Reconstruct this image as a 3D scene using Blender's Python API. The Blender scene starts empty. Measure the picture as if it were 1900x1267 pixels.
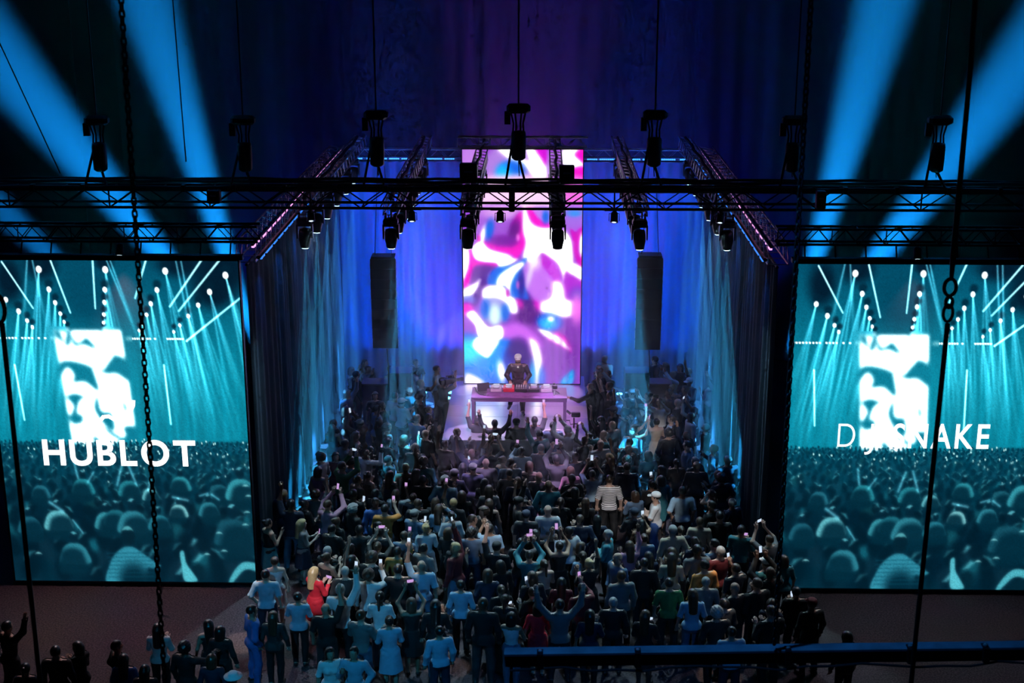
import bpy, bmesh, math, random
import numpy as np
from mathutils import Vector, Matrix, Euler

SC = bpy.context.scene
COL = SC.collection
R = math.radians
random.seed(7)
rng = np.random.default_rng(11)

# ------------------------------------------------------------------ camera
FPX, CX, CY = 2585.0, 950.0, 633.5
PITCH, YAW = R(16.54), R(1.232)
CAM = Vector((0.68, 0.0, 15.0))
cam_data = bpy.data.cameras.new('camera')
cam_data.sensor_width = 36.0
cam_data.lens = FPX / 1900.0 * 36.0
cam_data.clip_end = 300
cam_data.dof.use_dof = True
cam_data.dof.focus_distance = 36.0
cam_data.dof.aperture_fstop = 4.0
cam = bpy.data.objects.new('camera', cam_data)
COL.objects.link(cam)
cam.location = CAM
cam.rotation_euler = (math.pi / 2 - PITCH, 0, YAW)
SC.camera = cam
_CR = Euler(cam.rotation_euler).to_matrix()

def ray(px, py):
    return (_CR @ Vector(((px - CX) / FPX, -(py - CY) / FPX, -1.0)))
def at_y(px, py, Y):
    d = ray(px, py); return CAM + d * ((Y - CAM.y) / d.y)
def at_z(px, py, Z):
    d = ray(px, py); return CAM + d * ((Z - CAM.z) / d.z)
_CRI = _CR.inverted()
def to_px(p):
    q = _CRI @ (Vector(p) - CAM)
    return (CX + FPX * q.x / -q.z, CY - FPX * q.y / -q.z)

# ------------------------------------------------------------------ world, view, sampling quality
w = bpy.data.worlds.new('hall_darkness'); SC.world = w; w.use_nodes = True
w.node_tree.nodes['Background'].inputs[0].default_value = (0.010, 0.02, 0.09, 1)
w.node_tree.nodes['Background'].inputs[1].default_value = 0.05
SC.view_settings.view_transform = 'Standard'
SC.view_settings.look = 'None'
SC.view_settings.exposure = 0.0
SC.view_settings.gamma = 1.0
SC.view_settings.use_curve_mapping = False
cy = SC.cycles
cy.max_bounces = 3; cy.diffuse_bounces = 1; cy.glossy_bounces = 1; cy.transmission_bounces = 2
cy.volume_bounces = 0; cy.transparent_max_bounces = 4
cy.caustics_reflective = False; cy.caustics_refractive = False
cy.use_denoising = True
cy.use_adaptive_sampling = True; cy.adaptive_threshold = 0.075; cy.adaptive_min_samples = 12
cy.sample_clamp_indirect = 4.0
cy.sample_clamp_direct = 12.0

# ------------------------------------------------------------------ lamps
def spot(name, loc, target, power, color, angle, blend=0.4, radius=0.06):
    d = bpy.data.lights.new(name, 'SPOT')
    d.energy = power; d.color = color; d.spot_size = R(angle); d.spot_blend = blend
    d.shadow_soft_size = radius
    o = bpy.data.objects.new(name, d); COL.objects.link(o)
    o.location = loc
    o.rotation_euler = (Vector(target) - Vector(loc)).to_track_quat('-Z', 'Y').to_euler()
    return o
def area(name, loc, target, power, color, sx, sy, spread=160):
    d = bpy.data.lights.new(name, 'AREA')
    d.energy = power; d.color = color; d.shape = 'RECTANGLE'; d.size = sx; d.size_y = sy
    d.spread = R(spread)
    o = bpy.data.objects.new(name, d); COL.objects.link(o)
    o.location = loc
    o.rotation_euler = (Vector(target) - Vector(loc)).to_track_quat('-Z', 'Y').to_euler()
    return o

def gobo(d, scale, seed):
    """break the lamp's beam into a bunch of rays, as a gobo wheel does"""
    d.use_nodes = True; nt = d.node_tree; em = nt.nodes['Emission']
    tc = nt.nodes.new('ShaderNodeTexCoord'); sp = nt.nodes.new('ShaderNodeSeparateXYZ')
    nt.links.new(tc.outputs['Normal'], sp.inputs[0])
    cb = nt.nodes.new('ShaderNodeCombineXYZ')
    for k in (0, 1):
        dv = nt.nodes.new('ShaderNodeMath'); dv.operation = 'DIVIDE'
        nt.links.new(sp.outputs[k], dv.inputs[0]); nt.links.new(sp.outputs[2], dv.inputs[1]); nt.links.new(dv.outputs[0], cb.inputs[k])
    ad = nt.nodes.new('ShaderNodeVectorMath'); ad.operation = 'ADD'; ad.inputs[1].default_value = (seed * 3.1, seed * 1.7, 0)
    nt.links.new(cb.outputs[0], ad.inputs[0])
    vo = nt.nodes.new('ShaderNodeTexVoronoi'); vo.voronoi_dimensions = '2D'; vo.inputs['Scale'].default_value = scale; vo.inputs['Randomness'].default_value = 0.6
    nt.links.new(ad.outputs[0], vo.inputs['Vector'])
    mr = nt.nodes.new('ShaderNodeMapRange'); mr.interpolation_type = 'SMOOTHSTEP'
    mr.inputs['From Min'].default_value = 0.45; mr.inputs['From Max'].default_value = 0.08; mr.inputs['To Min'].default_value = 0.0; mr.inputs['To Max'].default_value = 4.2
    nt.links.new(vo.outputs['Distance'], mr.inputs['Value']); nt.links.new(mr.outputs['Result'], em.inputs['Strength'])

BLUE = (0.02, 0.16, 1.0); DEEP = (0.01, 0.07, 1.0); CYAN = (0.08, 0.55, 1.0); ICE = (0.45, 0.8, 1.0)
PINK = (1.0, 0.25, 0.85)
# great beams rising out of the dark behind the side screens
SKYC = (0.005, 0.30, 0.95)
for (x_, px_, py_, pw_, an_) in ((-7.3, 272, 0, 0.38e6, 9.5), (-7.7, 0, 108, 0.38e6, 11.0), (7.6, 1642, 0, 0.38e6, 9.8), (8.0, 1900, 116, 0.38e6, 11.0), (-10.2, -60, 330, 1.8e5, 8.0)):
    spot('sky_beam', (x_, 37.5, 3.4), at_y(px_, py_, 33.5), pw_, SKYC, an_, 0.9, 0.12)
# front-of-house wash over the near crowd, from unseen lamps above the camera
spot('house_wash', (-4.5, 9.0, 14.5), (-3.6, 25.4, 1.2), 4200, (0.03, 0.50, 1.0), 22, 0.9, 0.15)
spot('house_wash', (4.0, 9.0, 14.5), (1.5, 25.0, 1.0), 2200, (0.02, 0.30, 1.0), 26, 0.9, 0.15)
# small downlights that leave pale pools on the floor between the near guests
for px_, py_, p_ in ((452, 1192, 2600), (745, 1180, 1600), (1335, 1168, 2600), (1403, 1176, 1600), (1335, 1256, 1600), (830, 1240, 1200)):
    q_ = at_z(px_, py_, 0.0)
    spot('downlight', (q_.x, q_.y - 0.6, 14.0), q_, p_ * 2, (1.0, 0.86, 0.72), 4.2, 0.3, 0.03)
# unseen narrow spots added to brighten a few guests and the performer
for px_, py_, z_, p_ in ((583, 1085, 1.3, 4000), (1131, 930, 1.35, 4200), (1217, 940, 1.35, 3000), (1218, 800, 1.4, 3500), (905, 1000, 1.3, 2500), (961, 690, 2.5, 5000)):
    q_ = at_z(px_, py_, z_)
    spot('accent_fill', (q_.x * 0.9 + 0.4, 14.0, 16.5), q_, p_ * 3, (1.0, 0.93, 0.9), 3.4, 0.8, 0.04)
# unseen deep blue spots added behind the stage drape to tint the tall backdrop
for x_, p_ in ((-9, 500), (-5.5, 900), (-2, 1300), (1.5, 1600), (4.5, 2200), (8, 700)):
    spot('backdrop_fill', (x_, 46.6, 0.3), (x_ * 1.02, 48.3, 9.0), p_ * 1.8, (0.01, 0.03, 1.0), 60, 0.9, 0.1)
# unseen spots added: blue onto the near lighting bar, violet glow above the tall screen
spot('bar_top_fill', (1.0, 9.7, 14.8), (2.2, 10.3, 9.0), 520, (0.03, 0.32, 1.0), 80, 0.8, 0.1)
spot('backdrop_fill', (0.1, 46.4, 0.4), (0.1, 48.2, 10.0), 6500, (0.5, 0.02, 0.8), 34, 0.95, 0.1)
# unseen teal spots added behind the side screens to tint the haze above them
for x_ in (-10.5, -8.0, 8.2, 10.7):
    spot('teal_haze_fill', (x_, 34.0, 3.0), (x_, 34.6, 9.0), 1300, (0.0, 0.42, 0.55), 46, 1.0, 0.15)

# ------------------------------------------------------------------ helpers
def srgb(r, g, b):
    f = lambda c: (c / 255 / 12.92) if c / 255 <= 0.04045 else ((c / 255 + 0.055) / 1.055) ** 2.4
    return (f(r), f(g), f(b))
_M = {}
def mat(name, col, rough=0.6, metal=0.0, emit=None, estr=0.0, var=0.15, scale=8.0, spec=0.5):
    if name in _M: return _M[name]
    m = bpy.data.materials.new(name); m.use_nodes = True
    nt = m.node_tree; b = nt.nodes['Principled BSDF']
    b.inputs['Roughness'].default_value = rough
    b.inputs['Metallic'].default_value = metal
    b.inputs['Specular IOR Level'].default_value = spec
    if var > 0:
        tc = nt.nodes.new('ShaderNodeTexCoord'); nz = nt.nodes.new('ShaderNodeTexNoise')
        nz.inputs['Scale'].default_value = scale; nz.inputs['Detail'].default_value = 3
        mx = nt.nodes.new('ShaderNodeMix'); mx.data_type = 'RGBA'
        mx.inputs[6].default_value = (*[c * (1 - var) for c in col], 1)
        mx.inputs[7].default_value = (*[min(1, c * (1 + var)) for c in col], 1)
        nt.links.new(tc.outputs['Object'], nz.inputs['Vector'])
        nt.links.new(nz.outputs['Fac'], mx.inputs[0])
        nt.links.new(mx.outputs[2], b.inputs['Base Color'])
    else:
        b.inputs['Base Color'].default_value = (*col, 1)
    if emit:
        b.inputs['Emission Color'].default_value = (*emit, 1)
        b.inputs['Emission Strength'].default_value = estr
    _M[name] = m
    return m

def tag(o, label=None, cat=None, group=None, kind=None):
    if label: o['label'] = label
    if cat: o['category'] = cat
    if group: o['group'] = group
    if kind: o['kind'] = kind
    return o
def empty(name, loc=(0, 0, 0), rz=0.0):
    o = bpy.data.objects.new(name, None); COL.objects.link(o)
    o.location = loc; o.rotation_euler = (0, 0, rz); o.empty_display_size = 0.1
    return o
def obj(name, me, m=None, parent=None, loc=None, rot=None):
    o = bpy.data.objects.new(name, me); COL.objects.link(o)
    if m is not None:
        if len(me.materials) == 0: me.materials.append(m)
        else:
            o.material_slots[0].link = 'OBJECT'; o.material_slots[0].material = m
    if parent: o.parent = parent
    if loc is not None: o.location = loc
    if rot is not None: o.rotation_euler = rot
    return o
def copy_tree(o, parent=None):
    c = o.copy(); COL.objects.link(c); c.parent = parent
    for ch in list(o.children): copy_tree(ch, c)
    return c

class MB:
    def __init__(s): s.v = []; s.f = []
    def add(s, vs, fs):
        n = len(s.v); s.v += [tuple(v) for v in vs]; s.f += [tuple(i + n for i in f) for f in fs]; return s
    def box(s, c, d, rz=0.0, taper=1.0):
        x, y, z = d[0] / 2, d[1] / 2, d[2] / 2
        vs = [(-x, -y, -z), (x, -y, -z), (x, y, -z), (-x, y, -z),
              (-x * taper, -y * taper, z), (x * taper, -y * taper, z), (x * taper, y * taper, z), (-x * taper, y * taper, z)]
        ca, sa = math.cos(rz), math.sin(rz)
        vs = [(c[0] + v[0] * ca - v[1] * sa, c[1] + v[0] * sa + v[1] * ca, c[2] + v[2]) for v in vs]
        return s.add(vs, [(0, 3, 2, 1), (4, 5, 6, 7), (0, 1, 5, 4), (1, 2, 6, 5), (2, 3, 7, 6), (3, 0, 4, 7)])
    def bbox(s, c, d, bev=0.02):
        # box with chamfered edges
        x, y, z = d[0] / 2, d[1] / 2, d[2] / 2; b = bev
        prof = [(x - b, y), (x, y - b), (x, -y + b), (x - b, -y), (-x + b, -y), (-x, -y + b), (-x, y - b), (-x + b, y)]
        ins = [(max(0, abs(px) - b) * (1 if px > 0 else -1), max(0, abs(py) - b) * (1 if py > 0 else -1)) for px, py in prof]
        vs = []
        for pts, zz in ((ins, -z), (prof, -z + b), (prof, z - b), (ins, z)):
            vs += [(c[0] + p[0], c[1] + p[1], c[2] + zz) for p in pts]
        fs = [tuple(range(0, 8)), tuple(range(31, 23, -1))]
        for k in range(3):
            for i in range(8):
                j = (i + 1) % 8
                fs.append((k * 8 + i, k * 8 + 8 + i, k * 8 + 8 + j, k * 8 + j))
        return s.add(vs, fs)
    def tube(s, pts, r, n=6, cap=True):
        pts = [Vector(p) for p in pts]
        rr = r if isinstance(r, (list, tuple)) else [r] * len(pts)
        vs = []; 
        ref = None
        for i, p in enumerate(pts):
            t = (pts[min(i + 1, len(pts) - 1)] - pts[max(i - 1, 0)])
            if t.length < 1e-9: t = Vector((0, 0, 1))
            t.normalize()
            if ref is None:
                ref = Vector((0, 0, 1)) if abs(t.z) < 0.9 else Vector((1, 0, 0))
            u = t.cross(ref)
            if u.length < 1e-4: u = t.cross(Vector((0, 1, 0)))
            u.normalize(); v = t.cross(u)
            ref = v.cross(t) * -1 if False else ref
            for k in range(n):
                a = 2 * math.pi * k / n
                vs.append(p + (u * math.cos(a) + v * math.sin(a)) * rr[i])
        fs = []
        for i in range(len(pts) - 1):
            for k in range(n):
                j = (k + 1) % n
                fs.append((i * n + k, i * n + j, (i + 1) * n + j, (i + 1) * n + k))
        if cap:
            fs.append(tuple(range(n))[::-1]); fs.append(tuple((len(pts) - 1) * n + k for k in range(n)))
        return s.add(vs, fs)
    def lathe(s, prof, c=(0, 0, 0), n=16, axis='z', sx=1.0, sy=1.0):
        vs = []
        for r, z in prof:
            for k in range(n):
                a = 2 * math.pi * k / n
                p = (r * math.cos(a) * sx, r * math.sin(a) * sy, z)
                if axis == 'x': p = (p[2], p[0], p[1])
                if axis == 'y': p = (p[0], p[2], p[1])
                vs.append((c[0] + p[0], c[1] + p[1], c[2] + p[2]))
        fs = []
        for i in range(len(prof) - 1):
            for k in range(n):
                j = (k + 1) % n
                fs.append((i * n + k, i * n + j, (i + 1) * n + j, (i + 1) * n + k))
        fs.append(tuple(range(n))[::-1]); fs.append(tuple((len(prof) - 1) * n + k for k in range(n)))
        return s.add(vs, fs)
    def mesh(s, name, smooth=False):
        me = bpy.data.meshes.new(name); me.from_pydata(s.v, [], s.f)
        bm = bmesh.new(); bm.from_mesh(me); bmesh.ops.recalc_face_normals(bm, faces=bm.faces); bm.to_mesh(me); bm.free()
        if smooth:
            me.polygons.foreach_set('use_smooth', [True] * len(me.polygons))
        me.update(); return me
    def build(s, name, m, parent=None, smooth=False, loc=None, rot=None):
        return obj(name, s.mesh(name, smooth), m, parent, loc, rot)

BLACK = mat('black_steel', (0.006, 0.006, 0.008), 0.45, 0.3)
ALU = mat('dull_aluminium', (0.5, 0.5, 0.53), 0.35, 0.8)
DARKALU = mat('black_painted_truss', (0.03, 0.03, 0.035), 0.4, 0.6)
PLASTIC = mat('black_plastic', (0.012, 0.012, 0.014), 0.35)
RUBBER = mat('cable_rubber', (0.006, 0.006, 0.007), 0.6)

# ------------------------------------------------------------------ the setting
HALL = 16.0
fl = MB().box((0, 28, -0.1), (2 * HALL, 44, 0.2)).build('floor', None)
m = mat('carpet_grey_rose', (0.11, 0.075, 0.085), 0.95, var=0.0)
nt = m.node_tree; b = nt.nodes['Principled BSDF']
tc = nt.nodes.new('ShaderNodeTexCoord'); n1 = nt.nodes.new('ShaderNodeTexNoise'); n1.inputs['Scale'].default_value = 26; n1.inputs['Detail'].default_value = 6
n2 = nt.nodes.new('ShaderNodeTexNoise'); n2.inputs['Scale'].default_value = 0.5
r1 = nt.nodes.new('ShaderNodeValToRGB'); r1.color_ramp.elements[0].color = (0.028, 0.02, 0.024, 1); r1.color_ramp.elements[1].color = (0.13, 0.09, 0.10, 1)
r1.color_ramp.elements[0].position = 0.35; r1.color_ramp.elements[1].position = 0.68
mx = nt.nodes.new('ShaderNodeMix'); mx.data_type = 'RGBA'; mx.blend_type = 'MULTIPLY'; mx.inputs[0].default_value = 0.5
nt.links.new(tc.outputs['Object'], n1.inputs['Vector']); nt.links.new(tc.outputs['Object'], n2.inputs['Vector'])
nt.links.new(n1.outputs['Fac'], r1.inputs['Fac']); nt.links.new(r1.outputs['Color'], mx.inputs[6]); nt.links.new(n2.outputs['Color'], mx.inputs[7])
nt.links.new(mx.outputs[2], b.inputs['Base Color'])
bp = nt.nodes.new('ShaderNodeBump'); bp.inputs['Strength'].default_value = 0.4; nt.links.new(n1.outputs['Fac'], bp.inputs['Height']); nt.links.new(bp.outputs['Normal'], b.inputs['Normal'])
fl.data.materials.append(m); tag(fl, 'grey rose carpet floor of the dark hall', kind='structure')
HW = mat('hall_wall_black', (0.012, 0.013, 0.02), 0.9)
for nm, c, d in (('wall_back', (0, 50.2, 9), (2 * HALL, 0.3, 18)), ('wall_left', (-HALL - 0.15, 28, 9), (0.3, 44, 18)),
                 ('wall_right', (HALL + 0.15, 28, 9), (0.3, 44, 18)), ('ceiling', (0, 28, 18.15), (2 * HALL, 44, 0.3))):
    tag(MB().box(c, d).build(nm, HW), kind='structure')

# pleated drapes
def drape(name, p0, p1, z0, z1, amp, wl, m, label, seed, group=None):
    p0 = Vector(p0); p1 = Vector(p1); L = (p1 - p0).length; t = (p1 - p0) / L; nrm = Vector((-t.y, t.x))
    nu = int(L / wl * 8); nz = 9; g = np.random.default_rng(seed)
    ph = g.uniform(0, 6.28, 4)
    vs, fs = [], []
    for j in range(nz + 1):
        zz = z0 + (z1 - z0) * j / nz
        for i in range(nu + 1):
            s_ = L * i / nu
            a = math.sin(2 * math.pi * s_ / wl + 1.6 * math.sin(s_ * 1.3 + ph[0]) + ph[1])
            a += 0.5 * math.sin(2 * math.pi * s_ / (wl * 2.7) + ph[2] + 0.25 * math.sin(zz * 0.8 + s_))
            k = amp * (0.55 + 0.45 * (1 - j / nz)) * (0.7 + 0.3 * math.sin(s_ * 0.9 + ph[3]))
            q = p0 + t * s_ + nrm * (a * k)
            vs.append((q.x, q.y, zz))
    for j in range(nz):
        for i in range(nu):
            a = j * (nu + 1) + i
            fs.append((a, a + 1, a + nu + 2, a + nu + 1))
    mb = MB(); mb.v = vs; mb.f = fs
    root = empty(name, (0, 0, 0))
    o = mb.build('fabric', m, root, smooth=True)
    hem = MB(); hem.tube([(p0.x, p0.y, z1 + 0.03), (p1.x, p1.y, z1 + 0.03)], 0.035, 6).build('hanging_pipe', BLACK, root)
    tag(root, label, 'curtain', group)
    return root
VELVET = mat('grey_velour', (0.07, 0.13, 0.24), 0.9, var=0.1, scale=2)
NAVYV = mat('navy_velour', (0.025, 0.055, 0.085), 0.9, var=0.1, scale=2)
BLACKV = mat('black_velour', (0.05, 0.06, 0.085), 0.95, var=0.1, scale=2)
YB = 45.0; XW = 5.95; YF = 30.4; ZT = 7.7
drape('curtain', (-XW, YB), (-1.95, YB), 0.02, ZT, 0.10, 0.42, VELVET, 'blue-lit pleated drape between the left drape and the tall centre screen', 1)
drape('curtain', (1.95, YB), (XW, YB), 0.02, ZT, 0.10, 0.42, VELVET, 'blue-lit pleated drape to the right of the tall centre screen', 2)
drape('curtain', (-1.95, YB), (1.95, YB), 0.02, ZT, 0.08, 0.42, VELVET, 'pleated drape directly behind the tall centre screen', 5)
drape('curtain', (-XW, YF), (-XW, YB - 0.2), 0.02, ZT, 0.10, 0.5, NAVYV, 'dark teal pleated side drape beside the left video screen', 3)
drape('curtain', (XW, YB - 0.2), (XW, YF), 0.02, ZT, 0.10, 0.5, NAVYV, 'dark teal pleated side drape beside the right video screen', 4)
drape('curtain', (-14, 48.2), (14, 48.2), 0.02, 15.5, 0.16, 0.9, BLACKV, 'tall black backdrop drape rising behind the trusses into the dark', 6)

# stage
stage_m = mat('glossy_white_stage', (0.88, 0.86, 0.90), 0.24, 0.55, var=0.05, scale=3)
SX, SY0, SY1, SZ = 2.08, 36.7, 42.6, 1.2
st = empty('floor_stage', (0, 0, 0)); tag(st, 'low white glossy runway stage under the table', kind='structure')
for i in range(2):
    for j in range(6):
        MB().bbox((-SX / 2 + i * SX, SY0 + (j + 0.5) * (SY1 - SY0) / 6, SZ - 0.04), (SX - 0.008, (SY1 - SY0) / 6 - 0.008, 0.08), 0.006).build('deck_panel', stage_m, st)
skirt = mat('stage_skirt', (0.35, 0.36, 0.4), 0.6)
MB().box((-SX + 0.03, (SY0 + SY1) / 2, SZ / 2 - 0.04), (0.05, SY1 - SY0, SZ - 0.08)).build('skirt_panel', skirt, st)
MB().box((SX - 0.03, (SY0 + SY1) / 2, SZ / 2 - 0.04), (0.05, SY1 - SY0, SZ - 0.08)).build('skirt_panel', skirt, st)
MB().box((0, SY0 + 0.03, SZ / 2 - 0.04), (2 * SX - 0.1, 0.05, SZ - 0.08)).build('skirt_panel', skirt, st)

# ------------------------------------------------------------------ pictures shown on the screens (vertex-coloured grids)
def lin(c):
    c = np.asarray(c, float) / 255.0
    return np.where(c <= 0.04045, c / 12.92, ((c + 0.055) / 1.055) ** 2.4)
class Pic:
    def __init__(s, x0, x1, y0, y1, nx, ny, base):
        s.x, s.y = np.meshgrid(np.linspace(x0, x1, nx), np.linspace(y0, y1, ny))
        s.c = np.ones((ny, nx, 3)) * np.asarray(base, float) / 255; s.nx, s.ny = nx, ny
    def blend(s, m, col, gain=1.0):
        s.c += (np.asarray(col, float) / 255 * gain - s.c) * np.clip(m, 0, 1)[..., None]
    def addc(s, m, col):
        s.c += np.asarray(col, float) / 255 * np.clip(m, 0, None)[..., None]
    def ell(s, cx, cy, rx, ry, col, soft=0.3, ang=0.0, gain=1.0, a=1.0):
        ca, sa = math.cos(R(ang)), math.sin(R(ang))
        u = ((s.x - cx) * ca + (s.y - cy) * sa) / rx; v = (-(s.x - cx) * sa + (s.y - cy) * ca) / ry
        d = np.sqrt(u * u + v * v)
        t = np.clip((1 + soft - d) / (2 * soft), 0, 1); s.blend(a * t * t * (3 - 2 * t), col, gain)
    def poly(s, pts, col, soft=2.0, gain=1.0, a=1.0):
        P = np.array(pts, float); n = len(P)
        x0, y0 = P.min(0) - 3 * soft - 1; x1, y1 = P.max(0) + 3 * soft + 1
        J = np.where((s.y[:, 0] >= y0) & (s.y[:, 0] <= y1))[0]; I = np.where((s.x[0] >= x0) & (s.x[0] <= x1))[0]
        if len(I) == 0 or len(J) == 0: return
        sl = (slice(J[0], J[-1] + 1), slice(I[0], I[-1] + 1))
        X, Y = s.x[sl], s.y[sl]
        d2 = np.full(X.shape, 1e9); ins = np.zeros(X.shape, bool)
        for i in range(n):
            ax, ay = P[i]; bx, by = P[(i + 1) % n]
            ex, ey = bx - ax, by - ay
            t = np.clip(((X - ax) * ex + (Y - ay) * ey) / (ex * ex + ey * ey + 1e-9), 0, 1)
            d2 = np.minimum(d2, (X - ax - t * ex) ** 2 + (Y - ay - t * ey) ** 2)
            c1 = (ay > Y) != (by > Y)
            with np.errstate(divide='ignore', invalid='ignore'):
                ins ^= c1 & (X < (bx - ax) * (Y - ay) / (by - ay + 1e-12) + ax)
        d = np.sqrt(d2) * np.where(ins, -1, 1)
        t = np.clip(0.5 - d / (2 * soft), 0, 1); m = a * t * t * (3 - 2 * t)
        s.c[sl] += (np.asarray(col, float) / 255 * gain - s.c[sl]) * m[..., None]
    def line(s, p, q, wd, col, a=1.0, fade=0.0, w2=None):
        ax, ay = p; bx, by = q; ex, ey = bx - ax, by - ay
        t = np.clip(((s.x - ax) * ex + (s.y - ay) * ey) / (ex * ex + ey * ey + 1e-9), 0, 1)
        d = np.sqrt((s.x - ax - t * ex) ** 2 + (s.y - ay - t * ey) ** 2)
        ww = wd if w2 is None else wd + (w2 - wd) * t
        s.addc(a * np.exp(-(d / ww) ** 2) * (1 - fade * t), col)

def smooth_poly(pts, k=6):
    # closed Catmull-Rom through the points
    P = [np.array(p, float) for p in pts]; n = len(P); out = []
    for i in range(n):
        p0, p1, p2, p3 = P[i - 1], P[i], P[(i + 1) % n], P[(i + 2) % n]
        for j in range(k):
            t = j / k
            out.append(0.5 * ((2 * p1) + (p2 - p0) * t + (2 * p0 - 5 * p1 + 4 * p2 - p3) * t * t + (3 * p1 - p0 - 3 * p2 + p3) * t ** 3))
    return out

# centre picture: liquid chrome in white, magenta, violet and cyan (drawn on a 655 x 1267 sheet)
pc = Pic(0, 655, 0, 1267, 190, 366, (150, 70, 210))
W_, MG, LV, BL, CN = (255, 255, 255), (255, 0, 200), (190, 130, 240), (0, 100, 230), (0, 190, 255)
WG = 1.15
def S(pts, col, soft=10, gain=1.0, a=1.0): pc.poly(smooth_poly(pts), col, soft, gain, a)
E = pc.ell
E(420, 1050, 330, 260, (132, 52, 182), 0.5)
E(40, 60, 50, 120, (195, 130, 235), 0.6)
S([(170, 0), (455, 0), (455, 150), (150, 150)], (175, 125, 225), 14)
S([(190, -10), (290, -10), (310, 40), (360, 60), (410, 95), (445, 160), (400, 160), (370, 120), (330, 80), (280, 60), (240, 40)], W_, 14, WG)
S([(350, -10), (440, -10), (455, 80), (455, 160), (400, 160), (380, 90)], W_, 12, WG)
S([(395, -10), (455, -10), (455, 80), (425, 40)], (215, 0, 215), 10)
E(270, 112, 72, 55, BL, 0.4); E(222, 128, 40, 48, CN, 0.6)
S([(550, -10), (670, -10), (670, 105), (560, 112)], W_, 10, WG); S([(610, 22), (665, -10), (665, 70), (640, 55)], MG, 7); S([(555, 125), (600, 97), (670, 90), (670, 160), (555, 160)], MG, 8)
S([(90, 150), (500, 150), (500, 310), (90, 310)], (252, 205, 248), 22); S([(540, 150), (670, 150), (670, 310), (540, 310)], (240, 110, 225), 20)
S([(95, 300), (325, 300), (335, 480), (310, 560), (275, 575), (245, 545), (160, 525), (110, 480), (80, 490), (75, 440)], (160, 85, 215), 8)
E(210, 325, 110, 40, (220, 160, 242), 0.6)
S([(296, 345), (322, 330), (330, 420), (345, 490), (310, 560), (285, 575), (270, 555), (150, 522), (105, 482), (150, 488), (240, 500), (270, 450), (268, 400)], MG, 10)
E(282, 430, 30, 72, (95, 10, 130), 0.6, 14); E(225, 480, 80, 30, (118, 22, 160), 0.6); E(303, 462, 9, 20, (255, 140, 245), 0.6)
E(145, 420, 22, 55, BL, 0.6, 12); E(106, 462, 13, 60, W_, 0.6, 12, WG); E(88, 472, 9, 22, (240, 0, 180), 0.5)
S([(333, 308), (350, 318), (375, 380), (420, 405), (480, 405), (560, 425), (595, 470), (605, 530), (605, 600), (572, 640), (558, 705), (545, 650), (520, 600), (470, 565), (435, 545), (408, 575), (375, 600), (345, 590), (330, 565), (345, 490), (330, 420)], W_, 9, WG)
S([(352, 312), (385, 382), (430, 405), (478, 407), (480, 380), (430, 360), (405, 330), (392, 308)], MG, 6); S([(382, 300), (402, 345), (440, 378), (480, 380), (480, 300)], LV, 9); E(455, 352, 18, 36, BL, 0.6)
S([(555, 300), (665, 300), (665, 430), (600, 440), (570, 420)], (165, 105, 230), 16); E(612, 332, 42, 18, (50, 150, 245), 0.6)
S([(590, 415), (622, 432), (642, 410), (665, 420), (644, 480), (640, 540), (665, 585), (665, 630), (630, 592), (612, 540), (608, 490)], (212, 0, 190), 8); E(652, 500, 10, 62, W_, 0.4, 0, WG)
S([(572, 642), (602, 598), (665, 630), (665, 700), (612, 665), (580, 655)], W_, 8, WG)
S([(572, 645), (602, 668), (665, 705), (665, 800), (590, 810), (565, 770), (555, 710)], (178, 30, 212), 9); E(635, 770, 40, 40, (110, 75, 205), 0.7)
S([(345, 598), (385, 602), (432, 575), (470, 640), (500, 695), (490, 760), (440, 815), (400, 805), (360, 750), (330, 680)], (195, 112, 240), 14)
S([(437, 550), (482, 575), (522, 620), (542, 685), (532, 702), (500, 690), (465, 640), (432, 600)], (188, 18, 210), 11)
E(372, 650, 14, 85, (228, 210, 252), 0.7, 14); E(395, 590, 34, 40, (245, 225, 252), 0.7)
E(464, 735, 5, 5, (90, 10, 100), 0.4)
S([(500, 700), (540, 702), (560, 740), (568, 790), (615, 815), (605, 885), (530, 892), (450, 872), (412, 850), (430, 815), (480, 790), (496, 750)], W_, 16, WG)
E(632, 850, 28, 75, (250, 115, 242), 0.7); E(400, 838, 26, 34, (235, 20, 215), 0.6)
S([(300, 775), (340, 755), (382, 800), (400, 850), (412, 905), (350, 915), (305, 885), (318, 830)], (72, 15, 125), 18); E(312, 805, 16, 50, (215, 0, 175), 0.6, -20)
E(362, 890, 66, 46, (85, 15, 130), 0.5)
S([(28, 525), (50, 540), (65, 580), (110, 597), (192, 606), (170, 622), (72, 622), (42, 690), (10, 735), (2, 690), (30, 620)], MG, 6)
S([(-8, 520), (28, 525), (34, 590), (20, 650), (-8, 695)], W_, 6, WG)
S([(62, 622), (172, 620), (140, 660), (130, 720), (95, 790), (60, 835), (15, 830), (35, 740)], (78, 25, 140), 16)
S([(345, 572), (270, 608), (190, 622), (142, 668), (138, 712), (200, 722), (250, 742), (270, 782), (320, 792), (362, 795), (345, 740), (330, 690), (325, 640), (348, 590)], BL, 9)
E(322, 712, 18, 75, (30, 25, 145), 0.6)
S([(322, 594), (250, 628), (198, 668), (183, 716), (235, 726), (262, 772), (264, 720), (290, 660), (336, 610)], W_, 8, WG); E(302, 718, 9, 24, (225, 85, 205), 0.6)
S([(48, 525), (80, 488), (110, 490), (150, 526), (245, 552), (275, 572), (302, 580), (250, 610), (200, 620), (180, 600), (110, 594), (65, 578)], W_, 5, WG)
S([(0, 745), (60, 710), (94, 688), (76, 740), (40, 782), (-8, 792)], W_, 10, WG); E(25, 802, 40, 22, (95, 115, 220), 0.7)
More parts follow.
